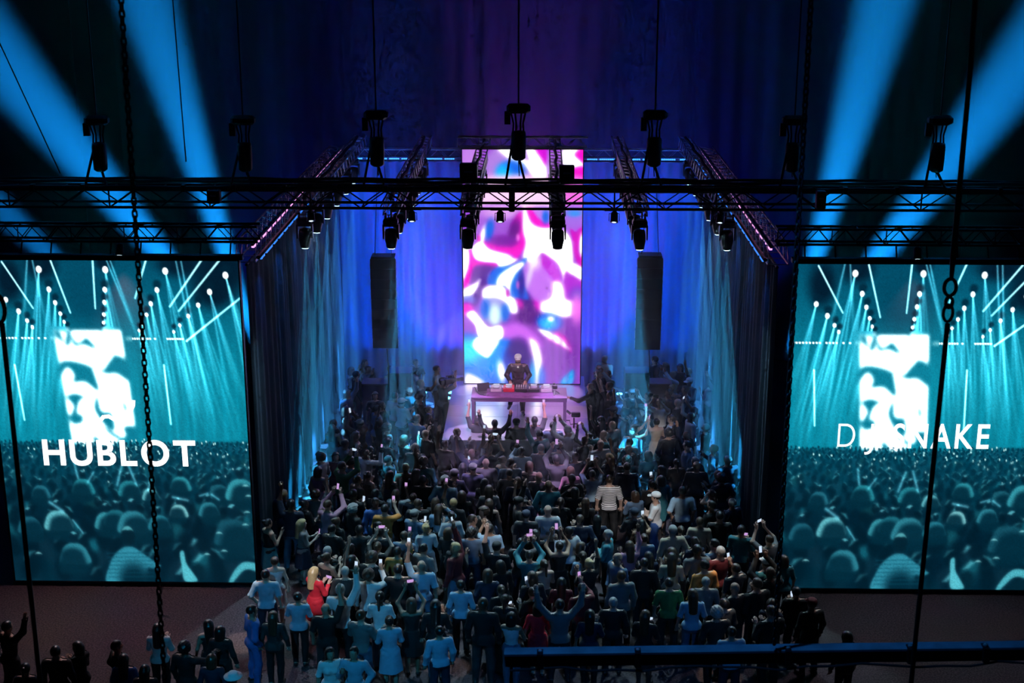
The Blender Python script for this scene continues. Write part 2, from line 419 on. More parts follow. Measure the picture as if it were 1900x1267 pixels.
S([(105, 745), (150, 722), (220, 730), (250, 770), (290, 800), (302, 868), (260, 870), (220, 812), (150, 802), (108, 795)], W_, 11, WG); E(246, 764, 9, 20, (205, 0, 175), 0.6)
E(20, 852, 34, 34, (245, 20, 205), 0.5)
E(168, 862, 78, 75, (150, 150, 230), 0.3); E(122, 850, 24, 48, BL, 0.6); E(230, 872, 24, 44, BL, 0.6); E(174, 882, 34, 60, (215, 247, 252), 0.5)
S([(-8, 1012), (80, 1000), (225, 1005), (265, 1065), (258, 1290), (-8, 1290)], (0, 105, 232), 24); E(140, 1120, 130, 100, (0, 148, 255), 0.6); E(15, 1085, 75, 65, (0, 232, 255), 0.6)
S([(210, 955), (300, 928), (400, 985), (440, 1055), (395, 1050), (330, 1012), (220, 1012)], (203, 95, 240), 24)
E(302, 1185, 82, 168, (52, 20, 125), 0.22); E(240, 1210, 40, 110, (15, 70, 210), 0.6, 0, 1, 0.7)
S([(12, 882), (55, 860), (92, 900), (140, 950), (212, 945), (216, 1012), (140, 1032), (80, 1002), (60, 940)], W_, 7, WG)
S([(74, 1006), (140, 1034), (198, 1026), (172, 1075), (125, 1124), (48, 1062)], W_, 7, WG); pc.poly([(78, 1000), (140, 1030), (196, 1022), (196, 1028), (140, 1038), (76, 1006)], (175, 165, 190), 3)
S([(368, 1015), (412, 1038), (438, 1120), (434, 1190), (416, 1280), (404, 1280), (394, 1150), (380, 1080)], W_, 16, WG); E(384, 1220, 16, 75, CN, 0.7, 0, 1, 0.8); E(440, 1232, 20, 55, (20, 120, 235), 0.7, 0, 1, 0.8)
E(480, 920, 70, 46, BL, 0.3, 8); E(472, 932, 46, 28, CN, 0.6, 8); E(488, 905, 20, 16, W_, 0.6, 0, WG)
S([(528, 978), (582, 1020), (604, 1085), (540, 1056), (470, 1012)], (235, 0, 190), 12); S([(415, 962), (480, 974), (552, 1015), (597, 1077), (540, 1050), (470, 1010)], W_, 8, WG)
E(210, 1200, 22, 60, W_, 0.6, -8, WG); S([(8, 1210), (60, 1222), (115, 1264), (8, 1275)], (242, 228, 252), 9); S([(540, 1262), (618, 1185), (614, 1262)], CN, 7)
for xx in (500, 545, 585, 625): E(xx, 1150, 12, 170, (88, 30, 138), 0.8, 0, 1.0, 0.45)
def gblur(c, sg):
    k = np.exp(-0.5 * (np.arange(-int(3 * sg), int(3 * sg) + 1) / sg) ** 2); k /= k.sum(); n = len(k) // 2
    for ax in (0, 1):
        pad = [(0, 0)] * 3; pad[ax] = (n, n); q = np.pad(c, pad, mode='edge')
        c = sum(k[i] * np.take(q, np.arange(i, i + c.shape[ax]), axis=ax) for i in range(len(k)))
    return c
pc.c = 0.65 * gblur(pc.c, 1.3) + 0.35 * gblur(pc.c, 4.5)
pc.c = lin(np.clip(pc.c, 0, 1.2) * 255)
pc.c *= (1 + 0.6 * np.clip(pc.c.min(-1) - 0.55, 0, 1) / 0.45)[..., None]      # white diodes driven hardest

# side picture: teal live feed of the same stage and crowd
ps = Pic(-42, 461, 484, 1098, 300, 366, (4, 95, 122))
YY = (ps.y - 484) / 614
ps.c = (np.array((2, 72, 98)) / 255 * (1 - np.clip(YY * 3.0, 0, 1))[..., None] + np.array((8, 132, 156)) / 255 * np.clip(YY * 3.0, 0, 1)[..., None])
streak = np.interp(ps.x[0] + 0, np.linspace(-42, 461, 90), rng.uniform(0.8, 1.12, 90))
ps.c *= (1 - 0.5 * np.clip((YY - 0.1) * 4, 0, 1) + 0.5 * np.clip((YY - 0.1) * 4, 0, 1) * streak[None, :])[..., None]
ps.ell(160, 540, 60, 60, (2, 70, 95), 0.6)
for e in ((430, 500, 60, 40), (345, 490, 40, 22), (75, 492, 30, 26), (10, 520, 26, 40), (200, 488, 16, 12), (410, 540, 40, 30)): ps.ell(*e, (2, 26, 44), 0.6)
DOTS = [(71, 501, 5), (87, 537, 4), (97, 561, 3.5), (105, 581, 3), (111, 596, 2.6), (116, 610, 2.4), (23, 577, 4), (38, 594, 3.2), (47, 606, 2.8), (0, 556, 4),
        (201, 501, 5), (197, 537, 4), (194, 560, 3.5), (191, 582, 3), (189, 597, 2.6), (188, 611, 2.4), (318, 503, 5), (299, 537, 4), (285, 562, 3.6), (275, 582, 3), (265, 598, 2.6), (258, 611, 2.4),
        (435, 510, 5), (402, 540, 4.4), (378, 564, 3.6), (357, 584, 3.2), (339, 601, 2.6), (326, 613, 2.4)]
BC = (120, 225, 240)
for (x, y, r) in DOTS:
    base = (x - 170) / 300 * 0.24 + (0.03 if x > 150 else -0.08)
    for k, al in ((-0.07, 0.42), (0.0, 0.60), (0.05, 0.36), (0.10, 0.30)):
        L = rng.uniform(120, 240) * (r / 4.0 + 0.3)
        a_ = base + k + rng.uniform(-.02, .02)
        ps.line((x, y), (x + L * math.sin(a_), y + L), 1.1, BC, al * rng.uniform(0.6, 1.2), 1.0, 4.5)
    ps.ell(x + 1, y - 10, r * 2.0, r * 2.0, (2, 32, 50), 0.5, 0, 1, 0.8)
for (p, q) in (((350, 484), (385, 760)), ((340, 484), (372, 700)), ((205, 484), (260, 640)), ((212, 484), (248, 600)), ((50, 484), (30, 600)), ((60, 484), (75, 600)), ((440, 530), (461, 640))):
    ps.line(p, q, 1.5, BC, 0.6, 0.9, 4)
for (p, q) in (((0, 488), (52, 571)), ((94, 480), (125, 579)), ((178, 480), (175, 571)), ((282, 483), (255, 552)), ((390, 483), (322, 567)), ((425, 483), (339, 575)), ((350, 630), (461, 551)), ((302, 675), (307, 786)), ((4, 676), (12, 780))):
    ps.line(p, q, 1.5, (190, 255, 255), 1.3, 0.25)
for x in np.concatenate([np.arange(-40, 88, 6.5), np.arange(228, 352, 5)]):
    if rng.random() < 0.8: ps.ell(x, 626, 2.2, 1.7, (230, 255, 255), 0.4, 0, 1.3)
for (x, y, r) in DOTS: ps.ell(x, y, r, r * 1.15, (245, 255, 255), 0.35, 0, 1.8)
# the tall screen inside the feed
def SS(pts, col, soft=2.0, gain=1.0, a=1.0): ps.poly(smooth_poly(pts), col, soft, gain, a)
ps.poly([(89, 612), (100, 611), (112, 616), (128, 612), (180, 612), (188, 618), (192, 612), (221, 611), (228, 700), (234, 796), (180, 830), (106, 822), (98, 720)], (255, 255, 255), 1.0, 1.8)
TD = (8, 120, 145)
for pts in ([(127, 622), (136, 634), (150, 626), (160, 634), (166, 642), (160, 643), (146, 638), (134, 640), (128, 636)],
            [(101, 676), (120, 672), (150, 680), (156, 690), (162, 716), (156, 718), (140, 706), (120, 706), (122, 694), (112, 684), (98, 700)],
            [(196, 668), (205, 660), (222, 668), (228, 690), (222, 700), (205, 690), (188, 690), (172, 682), (168, 670), (180, 684)],
            [(104, 738), (118, 732), (134, 738), (124, 748), (116, 776), (110, 764), (114, 752)],
            [(160, 746), (166, 740), (170, 762), (186, 766), (190, 790), (180, 792), (166, 776), (158, 760)],
            [(104, 772), (126, 770), (128, 782), (112, 786)],
            [(214, 794), (236, 796), (232, 826), (218, 812)],
            [(150, 812), (160, 818), (166, 834), (150, 830)], [(176, 796), (204, 812), (196, 814), (180, 804)], [(92, 614), (100, 614), (104, 632), (92, 622)], [(115, 616), (121, 618), (118, 636), (110, 636)], [(214, 745), (220, 752), (220, 762), (215, 758)]):
    SS([(np.mean([q[0] for q in pts]) + (x - np.mean([q[0] for q in pts])) * 1.22, np.mean([q[1] for q in pts]) + (y - np.mean([q[1] for q in pts])) * 1.22) for x, y in pts], TD, 4.5)
_z = gblur(ps.c[70:215, 70:172], 1.8); ps.c[72:213, 72:170] = _z[2:-2, 2:-2]
# the feed's crowd
ps.poly([(-50, 826), (60, 822), (110, 830), (230, 830), (330, 822), (470, 818), (470, 1110), (-50, 1110)], (4, 78, 98), 5)
ps.poly([(-50, 930), (470, 930), (470, 1130), (-50, 1130)], (1, 42, 58), 60)
gp = np.random.default_rng(5)
yy = 822.0
ppl = []
while yy < 1085:
    r = 3.4 + (yy - 822) * 0.075
    x = -45 + gp.uniform(0, r * 2)
    while x < 470:
        ppl.append((x, yy + gp.uniform(-r * .5, r * .5), r * gp.uniform(0.85, 1.1))); x += r * gp.uniform(1.9, 3.8)
    yy += r * 1.1
for (x, y, r) in ppl:
    far = max(0, 1 - (y - 822) / 110)
    c0 = np.array((0, 34, 50)) + far * np.array((4, 40, 46)) + gp.uniform(-8, 8)
    lit = gp.random() < 0.10
    if lit: c0 = np.array((16, 95, 112)) * gp.uniform(0.6, 1.1)
    ps.poly([(x - r * 1.5, y + r * 4), (x - r * 1.35, y + r * 1.9), (x - r * .5, y + r * 1.0), (x + r * .5, y + r * 1.0), (x + r * 1.35, y + r * 1.9), (x + r * 1.5, y + r * 4)], np.clip(c0, 0, 255), r * .5, 1.0, 0.75)
    ps.poly([(x + r * .72 * math.cos(t), y + r * .95 * math.sin(t)) for t in np.linspace(0, 6.28, 9)[:-1]], np.array((0, 26, 40)) + far * np.array((0, 26, 32)), r * .3, 1, 0.8)
    u = gp.random()
    if u < 0.40:
        sd = gp.choice((-1, 1))
        ps.poly([(x - sd * r * .3, y - r * 1.0), (x + sd * r * .4, y - r * .88), (x + sd * r * .72, y - r * .2), (x + sd * r * .5, y - r * .3), (x + sd * r * .1, y - r * .75)], (70, 175, 190), r * .22, 1.0, gp.uniform(0.35, 0.9))
    elif u < 0.5:
        ps.poly([(x - r * 1.2, y + r * 1.9), (x - r * .5, y + r * 1.05), (x, y + r * 1.2), (x - r * .7, y + r * 1.9)], (90, 190, 205), r * .25, 1.0, 0.7)
    if far > 0.2 and gp.random() < 0.16: ps.ell(x + gp.uniform(-r, r), y - r * gp.uniform(0.5, 1.5), 1.3, 2.0, (190, 250, 250), 0.6)
def crescent(cx, cy, rx, ry, a0, a1, th, col, al):
    t = np.linspace(R(a0), R(a1), 9)
    out = [(cx + rx * math.cos(q), cy - ry * math.sin(q)) for q in t]
    inn = [(cx + rx * math.cos(q) * (1 - th * math.sin(math.pi * i / 8)), cy - ry * math.sin(q) * (1 - th * math.sin(math.pi * i / 8))) for i, q in enumerate(t)][::-1]
    ps.poly(out + inn, col, 1.6, 1, al)
def body(cx, cy, s, c, side=1):
    ps.poly(smooth_poly([(cx - 40 * s, cy + 80 * s), (cx - 38 * s, cy + 40 * s), (cx - 24 * s, cy + 20 * s), (cx - 8 * s, cy + 12 * s), (cx + 8 * s, cy + 12 * s), (cx + 24 * s, cy + 22 * s), (cx + 38 * s, cy + 42 * s), (cx + 40 * s, cy + 80 * s)]), (2, 44, 60), 4 * s, 1, 0.8)
    ps.poly(smooth_poly([(cx - 38 * s, cy + 70 * s), (cx - 36 * s, cy + 38 * s), (cx - 22 * s, cy + 20 * s), (cx, cy + 14 * s), (cx + 22 * s, cy + 21 * s), (cx + 36 * s, cy + 40 * s), (cx + 38 * s, cy + 70 * s)]), c, 2.5 * s + .5, 1, 0.8)
    ps.poly(smooth_poly([(cx - 36 * s + side * 8 * s, cy + 95 * s), (cx - 32 * s + side * 8 * s, cy + 46 * s), (cx - 14 * s + side * 8 * s, cy + 30 * s), (cx + 14 * s + side * 8 * s, cy + 30 * s), (cx + 32 * s + side * 8 * s, cy + 46 * s), (cx + 36 * s + side * 8 * s, cy + 95 * s)]), (1, 40, 56), 9 * s, 1, 0.95)
    ps.ell(cx, cy, 11 * s, 15 * s, (2, 34, 50), 0.25)
    crescent(cx, cy, 12 * s, 16 * s, 40 if side < 0 else 60, 125 if side < 0 else 145, 0.5, (95, 190, 205), 0.9)
for q, (cx, cy, s, c) in enumerate(((118, 885, 0.55, (40, 150, 165)), (212, 888, 0.55, (40, 145, 160)), (255, 905, 0.42, (120, 215, 225)), (318, 880, 0.5, (50, 160, 175)), (396, 895, 0.5, (30, 100, 118)), (440, 880, 0.75, (60, 170, 185)), (30, 900, 0.45, (40, 120, 140)), (60, 946, 0.7, (110, 205, 215)), (160, 950, 0.6, (60, 160, 175)), (180, 945, 0.6, (30, 115, 132)), (215, 944, 0.8, (50, 140, 158)), (268, 955, 0.55, (40, 130, 150)), (310, 936, 0.45, (150, 230, 235)), (372, 930, 0.5, (50, 140, 158)), (420, 956, 0.95, (20, 80, 98)), (88, 1010, 0.75, (50, 140, 158)), (0, 960, 0.6, (30, 100, 120)))):
    body(cx, cy, s, c, 1 if q % 3 else -1)
# raised arms and hands
for (p, q, wd_) in (((104, 862), (109, 892), 2.2), ((128, 900), (142, 880), 1.8), ((188, 905), (200, 868), 2.4), ((228, 905), (214, 866), 2.4), ((250, 915), (258, 892), 2.0), ((300, 928), (330, 934), 2.6), ((355, 925), (372, 920), 2.0), ((380, 922), (394, 932), 2.2), ((90, 975), (108, 1000), 2.0), ((46, 940), (72, 958), 3.0)):
    ps.line(p, q, wd_, (130, 215, 225), 0.55)
# heroes of the feed: man in a striped shirt seen from behind, arm with phone, striped shoulder at the right
SS([(152, 1104), (158, 1064), (172, 1042), (188, 1030), (200, 1027), (214, 1030), (234, 1044), (256, 1060), (264, 1066), (250, 1072), (236, 1072), (238, 1104)], (44, 132, 154), 2.5)
ps.ell(207, 1096, 30, 34, (1, 38, 54), 0.5); ps.ell(245, 1092, 18, 20, (1, 38, 54), 0.5)
for k in range(7): ps.poly([(154, 1040 + k * 8), (250, 1038 + k * 8), (250, 1041 + k * 8), (154, 1043 + k * 8)], (8, 70, 90), 1.0, 1, 0.5)
ps.ell(201, 1006, 14, 20, (2, 32, 46), 0.2); crescent(201, 1006, 14, 20, 30, 150, 0.4, (90, 180, 190), 0.9)
SS([(306, 1040), (314, 1036), (318, 1060), (332, 1082), (338, 1096), (312, 1096), (308, 1070)], (80, 180, 195), 2)
SS([(404, 1096), (420, 1070), (440, 1056), (470, 1062), (470, 1074), (440, 1072), (420, 1090), (412, 1098)], (70, 165, 180), 2); SS([(425, 1100), (440, 1080), (470, 1078), (470, 1100)], (2, 34, 48), 2)
for (x, y) in ((12, 1046), (398, 1038), (445, 985), (450, 960), (455, 928), (450, 908), (362, 1045), (390, 1002)): crescent(x, y, 7, 6, 20, 160, 0.6, (150, 235, 240), 0.9)
ps.c[215:] = 0.5 * ps.c[215:] + 0.5 * gblur(ps.c[215:], 1.6)
ps.c = lin(np.clip(ps.c, 0, 1.4) * 255)
grain = gp.normal(0, 1, ps.c.shape[:2]); ps.c *= np.clip(1 + 0.10 * grain, 0.6, 1.5)[..., None]

def picture_mesh(name, pic, wd, ht):
    nx, ny = pic.nx, pic.ny
    xs = np.linspace(-wd / 2, wd / 2, nx); zs = np.linspace(ht, 0, ny)
    X, Z = np.meshgrid(xs, zs)
    V = np.stack([X, np.zeros_like(X), Z], -1).reshape(-1, 3)
    i = np.arange(ny - 1)[:, None] * nx + np.arange(nx - 1)[None, :]
    F = np.stack([i, i + nx, i + nx + 1, i + 1], -1).reshape(-1, 4)
    me = bpy.data.meshes.new(name)
    me.vertices.add(len(V)); me.vertices.foreach_set('co', V.ravel())
    me.loops.add(F.size); me.loops.foreach_set('vertex_index', F.ravel())
    me.polygons.add(len(F)); me.polygons.foreach_set('loop_start', np.arange(0, F.size, 4)); me.polygons.foreach_set('loop_total', np.full(len(F), 4))
    at = me.color_attributes.new('picture', 'FLOAT_COLOR', 'POINT')
    at.data.foreach_set('color', np.concatenate([np.clip(pic.c, 0, 6).reshape(-1, 3), np.ones((len(V), 1))], 1).astype(np.float32).ravel())
    me.update(); me.validate()
    return me
def screen_mat(name, strength):
    m = bpy.data.materials.new(name); m.use_nodes = True; nt = m.node_tree
    b = nt.nodes['Principled BSDF']; b.inputs['Base Color'].default_value = (0.01, 0.01, 0.01, 1); b.inputs['Roughness'].default_value = 0.5
    a = nt.nodes.new('ShaderNodeAttribute'); a.attribute_name = 'picture'
    nt.links.new(a.outputs['Color'], b.inputs['Emission Color']); b.inputs['Emission Strength'].default_value = strength
    return m

def screen(name, loc, wd, ht, me, m, label, depth=0.12):
    r = empty(name, loc); tag(r, label, 'video screen')
    obj('display', me, m, r)
    f = MB(); e = 0.03
    f.box((0, depth / 2 + 0.01, ht / 2), (wd + 2 * e, depth, ht + 2 * e)); f.build('cabinet', BLACK, r)
    for c, d in (((0, -0.01, ht + e / 2), (wd + 2 * e, 0.05, e)), ((0, -0.01, -e / 2), (wd + 2 * e, 0.05, e)), ((-wd / 2 - e / 2, -0.01, ht / 2), (e, 0.05, ht)), ((wd / 2 + e / 2, -0.01, ht / 2), (e, 0.05, ht))):
        MB().box(c, d).build('frame_edge', BLACK, r)
    return r
YSC = 41.75
p_tl = at_y(857.5, 277, YSC); p_tr = at_y(1082, 277, YSC); p_b = at_y(970, 711, YSC)
CW = p_tr.x - p_tl.x; CXS = (p_tl.x + p_tr.x) / 2; CZ0 = SZ + 0.02; CH = p_tl.z - CZ0
scr = screen('led_screen', (CXS, YSC, CZ0), CW, CH, picture_mesh('centre_picture', pc, CW, CH), screen_mat('centre_screen_light', 1.25), 'tall portrait screen glowing magenta, white and cyan behind the performer')
YSD = 29.9
sa = at_y(455, 484, YSD); sb = at_y(464, 1095, YSD); rb = at_y(1463, 1098, YSD)
SW = 5.75; ZS0 = 0.12; SH = at_y(460, 484, YSD).z - ZS0
side_me = picture_mesh('side_picture', ps, SW, SH); side_m = screen_mat('side_screen_light', 1.15)
XL = (sa.x + sb.x) / 2 - SW / 2; XR = at_y(1460, 800, YSD).x + SW / 2
scl = screen('led_screen', (XL, YSD, ZS0), SW, SH, side_me, side_m, 'left side video screen with teal live feed reading HUBLOT')
scr2 = screen('led_screen', (XR, YSD, ZS0), SW, SH, side_me, side_m, 'right side video screen with teal live feed reading DJ SNAKE')
LETM = mat('letter_white', (0.9, 0.9, 0.9), 0.5, emit=(1, 1, 1), estr=1.5, var=0)
def letters(text, x0, x1, y0, y1, screen_root, bold, spread=None, skip=''):
    """one flat glyph per letter on the screen face; x0..x1, y0..y1 is the lettering's box in picture pixels of the photograph"""
    a = at_y(x0, y1, YSD); b_ = at_y(x1, y0, YSD)
    cu = bpy.data.curves.new('glyphs', 'FONT'); res = []
    pos = 0.0
    for ch in text:
        cu.body = ch; cu.size = 1.0; cu.offset = bold; cu.space_character = 1.0
        to = bpy.data.objects.new('tmp', cu); COL.objects.link(to)
        dg = bpy.context.evaluated_depsgraph_get(); dg.update()
        me = bpy.data.meshes.new_from_object(to.evaluated_get(dg))
        bpy.data.objects.remove(to)
        vs = np.array([v.co[:] for v in me.vertices]) if len(me.vertices) else np.zeros((0, 3))
        if len(vs):
            mn, mx_ = vs[:, 0].min(), vs[:, 0].max(); res.append((ch, me, vs, mn, mx_, pos)); pos += (mx_ - mn) + 0.13
        else: pos += 0.3
    tot = pos - 0.13; hh = max(r_[2][:, 1].max() for r_ in res if r_[0] in 'HBLTDKEJ') 
    sx = (b_.x - a.x) / tot; sz = (b_.z - a.z) / hh
    for (ch, me, vs, mn, mx_, p0) in res:
        co = np.stack([a.x + (vs[:, 0] - mn + p0) * sx - screen_root.location.x, np.full(len(vs), -0.012), a.z + vs[:, 1] * sz - screen_root.location.z], 1)
        me.vertices.foreach_set('co', co.ravel()); me.update()
        if ch not in skip: obj('letter', me, LETM, screen_root)
letters('HUBLOT', 82, 362, 817, 861, scl, 0.028)
letters('SNAKE', 1655, 1838, 787, 830, scr2, 0.016)
letters('D', 1553, 1588, 786, 829, scr2, -0.012)
letters('J', 1604, 1622, 786, 829, scr2, -0.012)
# the swash of the ampersand: two white ribbons
def ribbon(pts, wd, root):
    P = [Vector(at_y(x, y, YSD)) - root.location for x, y in pts]; mb = MB(); vs = []; fs = []
    for i, p in enumerate(P):
        t = (P[min(i + 1, len(P) - 1)] - P[max(i - 1, 0)]); t.y = 0; t.normalize(); n = Vector((-t.z, 0, t.x))
        k = wd * (0.75 + 0.25 * math.sin(math.pi * i / (len(P) - 1)))
        vs += [(p.x + n.x * k, -0.012, p.z + n.z * k), (p.x - n.x * k, -0.012, p.z - n.z * k)]
    for i in range(len(P) - 1): fs.append((2 * i, 2 * i + 1, 2 * i + 3, 2 * i + 2))
    mb.v = vs; mb.f = fs; mb.build('letter', LETM, root)
ribbon([(248, 742), (247, 752), (242, 762), (233, 766), (222, 762), (212, 754), (204, 748)], 0.055, scl)
ribbon([(183, 794), (185, 782), (192, 773), (202, 772), (212, 778), (222, 776)], 0.05, scl)

# ------------------------------------------------------------------ trusses
def truss(name, p, L, hz, hy, bay, rz, m, label, cat='truss', rch=0.025, rbr=0.012, single=True, group=None, skip_back=False):
    """box truss along local +X from p (lower front corner); every brace its own part when single"""
    root = empty(name, p, rz); tag(root, label, cat, group)
    ch = MB().tube([(0, 0, 0), (L, 0, 0)], rch, 7).mesh('chord')
    ch.materials.append(m)
    for y in (0, hy):
        for z in (0, hz): obj('chord', ch, None, root, (0, y, z))
    n = max(1, round(L / bay)); bl = L / n
    vz = MB().tube([(0, 0, 0), (0, 0, hz)], rbr * 1.2, 5).mesh('upright'); vy = MB().tube([(0, 0, 0), (0, hy, 0)], rbr, 5).mesh('crossbar')
    d1 = MB().tube([(0, 0, 0), (bl / 2, 0, hz)], rbr, 5).mesh('brace'); d2 = MB().tube([(bl / 2, 0, hz), (bl, 0, 0)], rbr, 5).mesh('brace')
    d1.materials.append(m); d2.materials.append(m); vz.materials.append(m); vy.materials.append(m)
    h1 = MB().tube([(0, 0, 0), (bl, hy, 0)], rbr, 5).mesh('brace'); h1.materials.append(m)
    if single:
        for i in range(n):
            for y in (0, hy):
                obj('brace', d1, None, root, (i * bl, y, 0)); obj('brace', d2, None, root, (i * bl, y, 0))
            obj('crossbar', vy, None, root, (i * bl, 0, 0)); obj('crossbar', vy, None, root, (i * bl, 0, hz))
            if i % 2 == 0: obj('upright', vz, None, root, (i * bl, 0, 0))
            obj('brace', h1, None, root, (i * bl, 0, hz))
    else:
        mb = MB()
        for i in range(n):
            x = i * bl
            for y in (0, hy):
                mb.tube([(x, y, 0), (x + bl / 2, y, hz)], rbr, 4, False); mb.tube([(x + bl / 2, y, hz), (x + bl, y, 0)], rbr, 4, False)
            mb.tube([(x, 0, hz), (x + bl, hy, hz)], rbr, 4, False); mb.tube([(x, 0, 0), (x, hy, 0)], rbr, 4, False); mb.tube([(x, 0, hz), (x, hy, hz)], rbr, 4, False)
        o = mb.build('lattice', m, root); o['kind'] = 'stuff'
    return root
YT, ZTB, HT, DT = 32.5, 8.62, 0.42, 0.72
front = truss('lighting_truss', (-14.4, YT, ZTB), 28.8, HT, DT, 1.2, 0, DARKALU, 'long black lighting truss crossing the whole hall above the crowd', rch=0.034, rbr=0.017)
for (y, z, r, nm) in ((0.0, HT + 0.05, 0.06, 'cable_bundle'), (0.50, HT + 0.12, 0.045, 'cable_bundle'), (0.72, HT + 0.15, 0.035, 'cable_bundle')):
    pts = [(i * 0.9, y + 0.02 * math.sin(i * 1.7), z + 0.018 * math.sin(i * 2.3 + y * 9)) for i in range(33)]
    MB().tube(pts, r, 7).build(nm, RUBBER, front)
for i in range(24):
    MB().box((0.6 + i * 1.2, 0.0, HT + 0.05), (0.09, 0.16, 0.16)).build('coupler', BLACK, front)

XS = [at_y(px, 430, 33.4).x for px in (565, 725, 868, 1035, 1187, 1350)]
NAMES = ['outer left', 'middle left', 'inner left', 'inner right', 'middle right', 'outer right']
ZD = 8.30
for k, x in enumerate(XS):
    t = truss('lighting_truss', (x + 0.17, YT + 0.8, ZD), 11.2, 0.32, 0.34, 0.56, math.pi / 2, ALU, 'aluminium truss running back from the front truss, %s of six' % NAMES[k], rch=0.022, rbr=0.010, single=False, group='six trusses running back')
    MB().tube([(0.2 + i * 0.8, 0.17 + 0.03 * math.sin(i * 2.1), 0.37 + 0.01 * math.sin(i)) for i in range(14)], 0.045, 6).build('cable_bundle', RUBBER, t)
    hz = MB()
    for s in (0.02, 0.32): hz.tube([(-0.8, s, 0.32), (0.02, s, 0.32)], 0.022, 6)
    hz.build('joining_tube', ALU, t)
# trusses over the side drapes and over the video screens
for s, nm in ((-1, 'left'), (1, 'right')):
    x0 = s * XW
    t = truss('drape_truss', (x0 + 0.22, YF - 0.1, ZT + 0.12), YB - YF, 0.42, 0.44, 0.6, math.pi / 2, ALU, 'aluminium truss carrying the %s side drape and its light bar' % nm, rch=0.024, rbr=0.011, single=False)
back = truss('drape_truss', (-XW, YB - 0.1, ZT + 0.12), 2 * XW, 0.3, 0.3, 0.6, 0, ALU, 'slim truss across the top of the back drape', rch=0.02, rbr=0.009, single=False)
st1 = truss('screen_truss', (CXS - 1.95, YSC + 0.02, CZ0 + CH + 0.05), 3.9, 0.3, 0.3, 0.6, 0, ALU, 'short truss above the tall centre screen', rch=0.02, rbr=0.010)
for xs, nm, xc in ((-1, 'left', XL), (1, 'right', XR)):
    x0 = xc - SW / 2 - 0.4
    z = ZS0 + SH
    truss('screen_truss', (x0, YSD + 0.3, z + 0.36), SW + 0.8, 0.34, 0.34, 0.62, 0, DARKALU, 'black truss holding up the %s side video screen' % nm, rch=0.03, rbr=0.012)
    bar = empty('screen_header', (xc, YSD + 0.1, z + 0.06)); tag(bar, 'black header bar along the top edge of the %s side screen' % nm, 'bar')
    MB().box((0, 0, 0), (SW + 0.2, 0.2, 0.10)).build('beam', BLACK, bar)
    for i in range(9):
        MB().tube([(-SW / 2 + 0.2 + i * (SW - 0.4) / 8, 0.05, 0.03), (-SW / 2 + 0.2 + i * (SW - 0.4) / 8, 0.2, 0.32)], 0.018, 6).build('strap', RUBBER, bar)

# ------------------------------------------------------------------ moving-head lamps
LENS = mat('lamp_lens', (0.6, 0.8, 0.9), 0.1, emit=(0.45, 0.85, 1.0), estr=9.0, var=0)
LENSP = mat('lamp_lens_dim', (0.6, 0.6, 0.7), 0.1, emit=(1.0, 0.75, 0.95), estr=2.5, var=0)
def lamp_meshes():
    d = {}
    d['clamp'] = MB().box((0, 0, -0.03), (0.05, 0.07, 0.14)).mesh('clamp')
    d['base'] = MB().bbox((0, 0, -0.17), (0.36, 0.30, 0.14), 0.03).mesh('base')
    y = MB()
    y.box((0, 0, -0.265), (0.40, 0.14, 0.05))
    for s in (-1, 1):
        y.add([(s * 0.20, -0.08, -0.26), (s * 0.20, 0.08, -0.26), (s * 0.20, 0.055, -0.60), (s * 0.20, -0.055, -0.60),
               (s * 0.155, -0.08, -0.26), (s * 0.155, 0.08, -0.26), (s * 0.165, 0.055, -0.60), (s * 0.165, -0.055, -0.60)],
              [(0, 1, 2, 3), (4, 5, 6, 7), (0, 1, 5, 4), (1, 2, 6, 5), (2, 3, 7, 6), (3, 0, 4, 7)])
    d['yoke'] = y.mesh('yoke')
    # head hangs from the pivot at z=-0.55, its nose pointing down
    d['head'] = MB().lathe([(0.07, 0.20), (0.13, 0.18), (0.152, 0.10), (0.155, -0.08), (0.14, -0.14), (0.125, -0.22), (0.115, -0.28), (0.10, -0.285)], n=18).mesh('head', True)
    d['lens'] = MB().lathe([(0.092, -0.284), (0.088, -0.298), (0.05, -0.306), (0.01, -0.308)], n=18).mesh('lens', True)
    d['fin'] = MB().box((0, 0, 0.06), (0.31, 0.012, 0.16)).box((0, 0, 0.06), (0.012, 0.31, 0.16)).mesh('cooling_fin')
    return d
LM = lamp_meshes()
for k_, me_ in LM.items(): me_.materials.append(LENS if k_ == 'lens' else PLASTIC)
ORD = ['frontmost', 'second', 'third', 'fourth', 'fifth', 'rearmost']
g2 = np.random.default_rng(21)
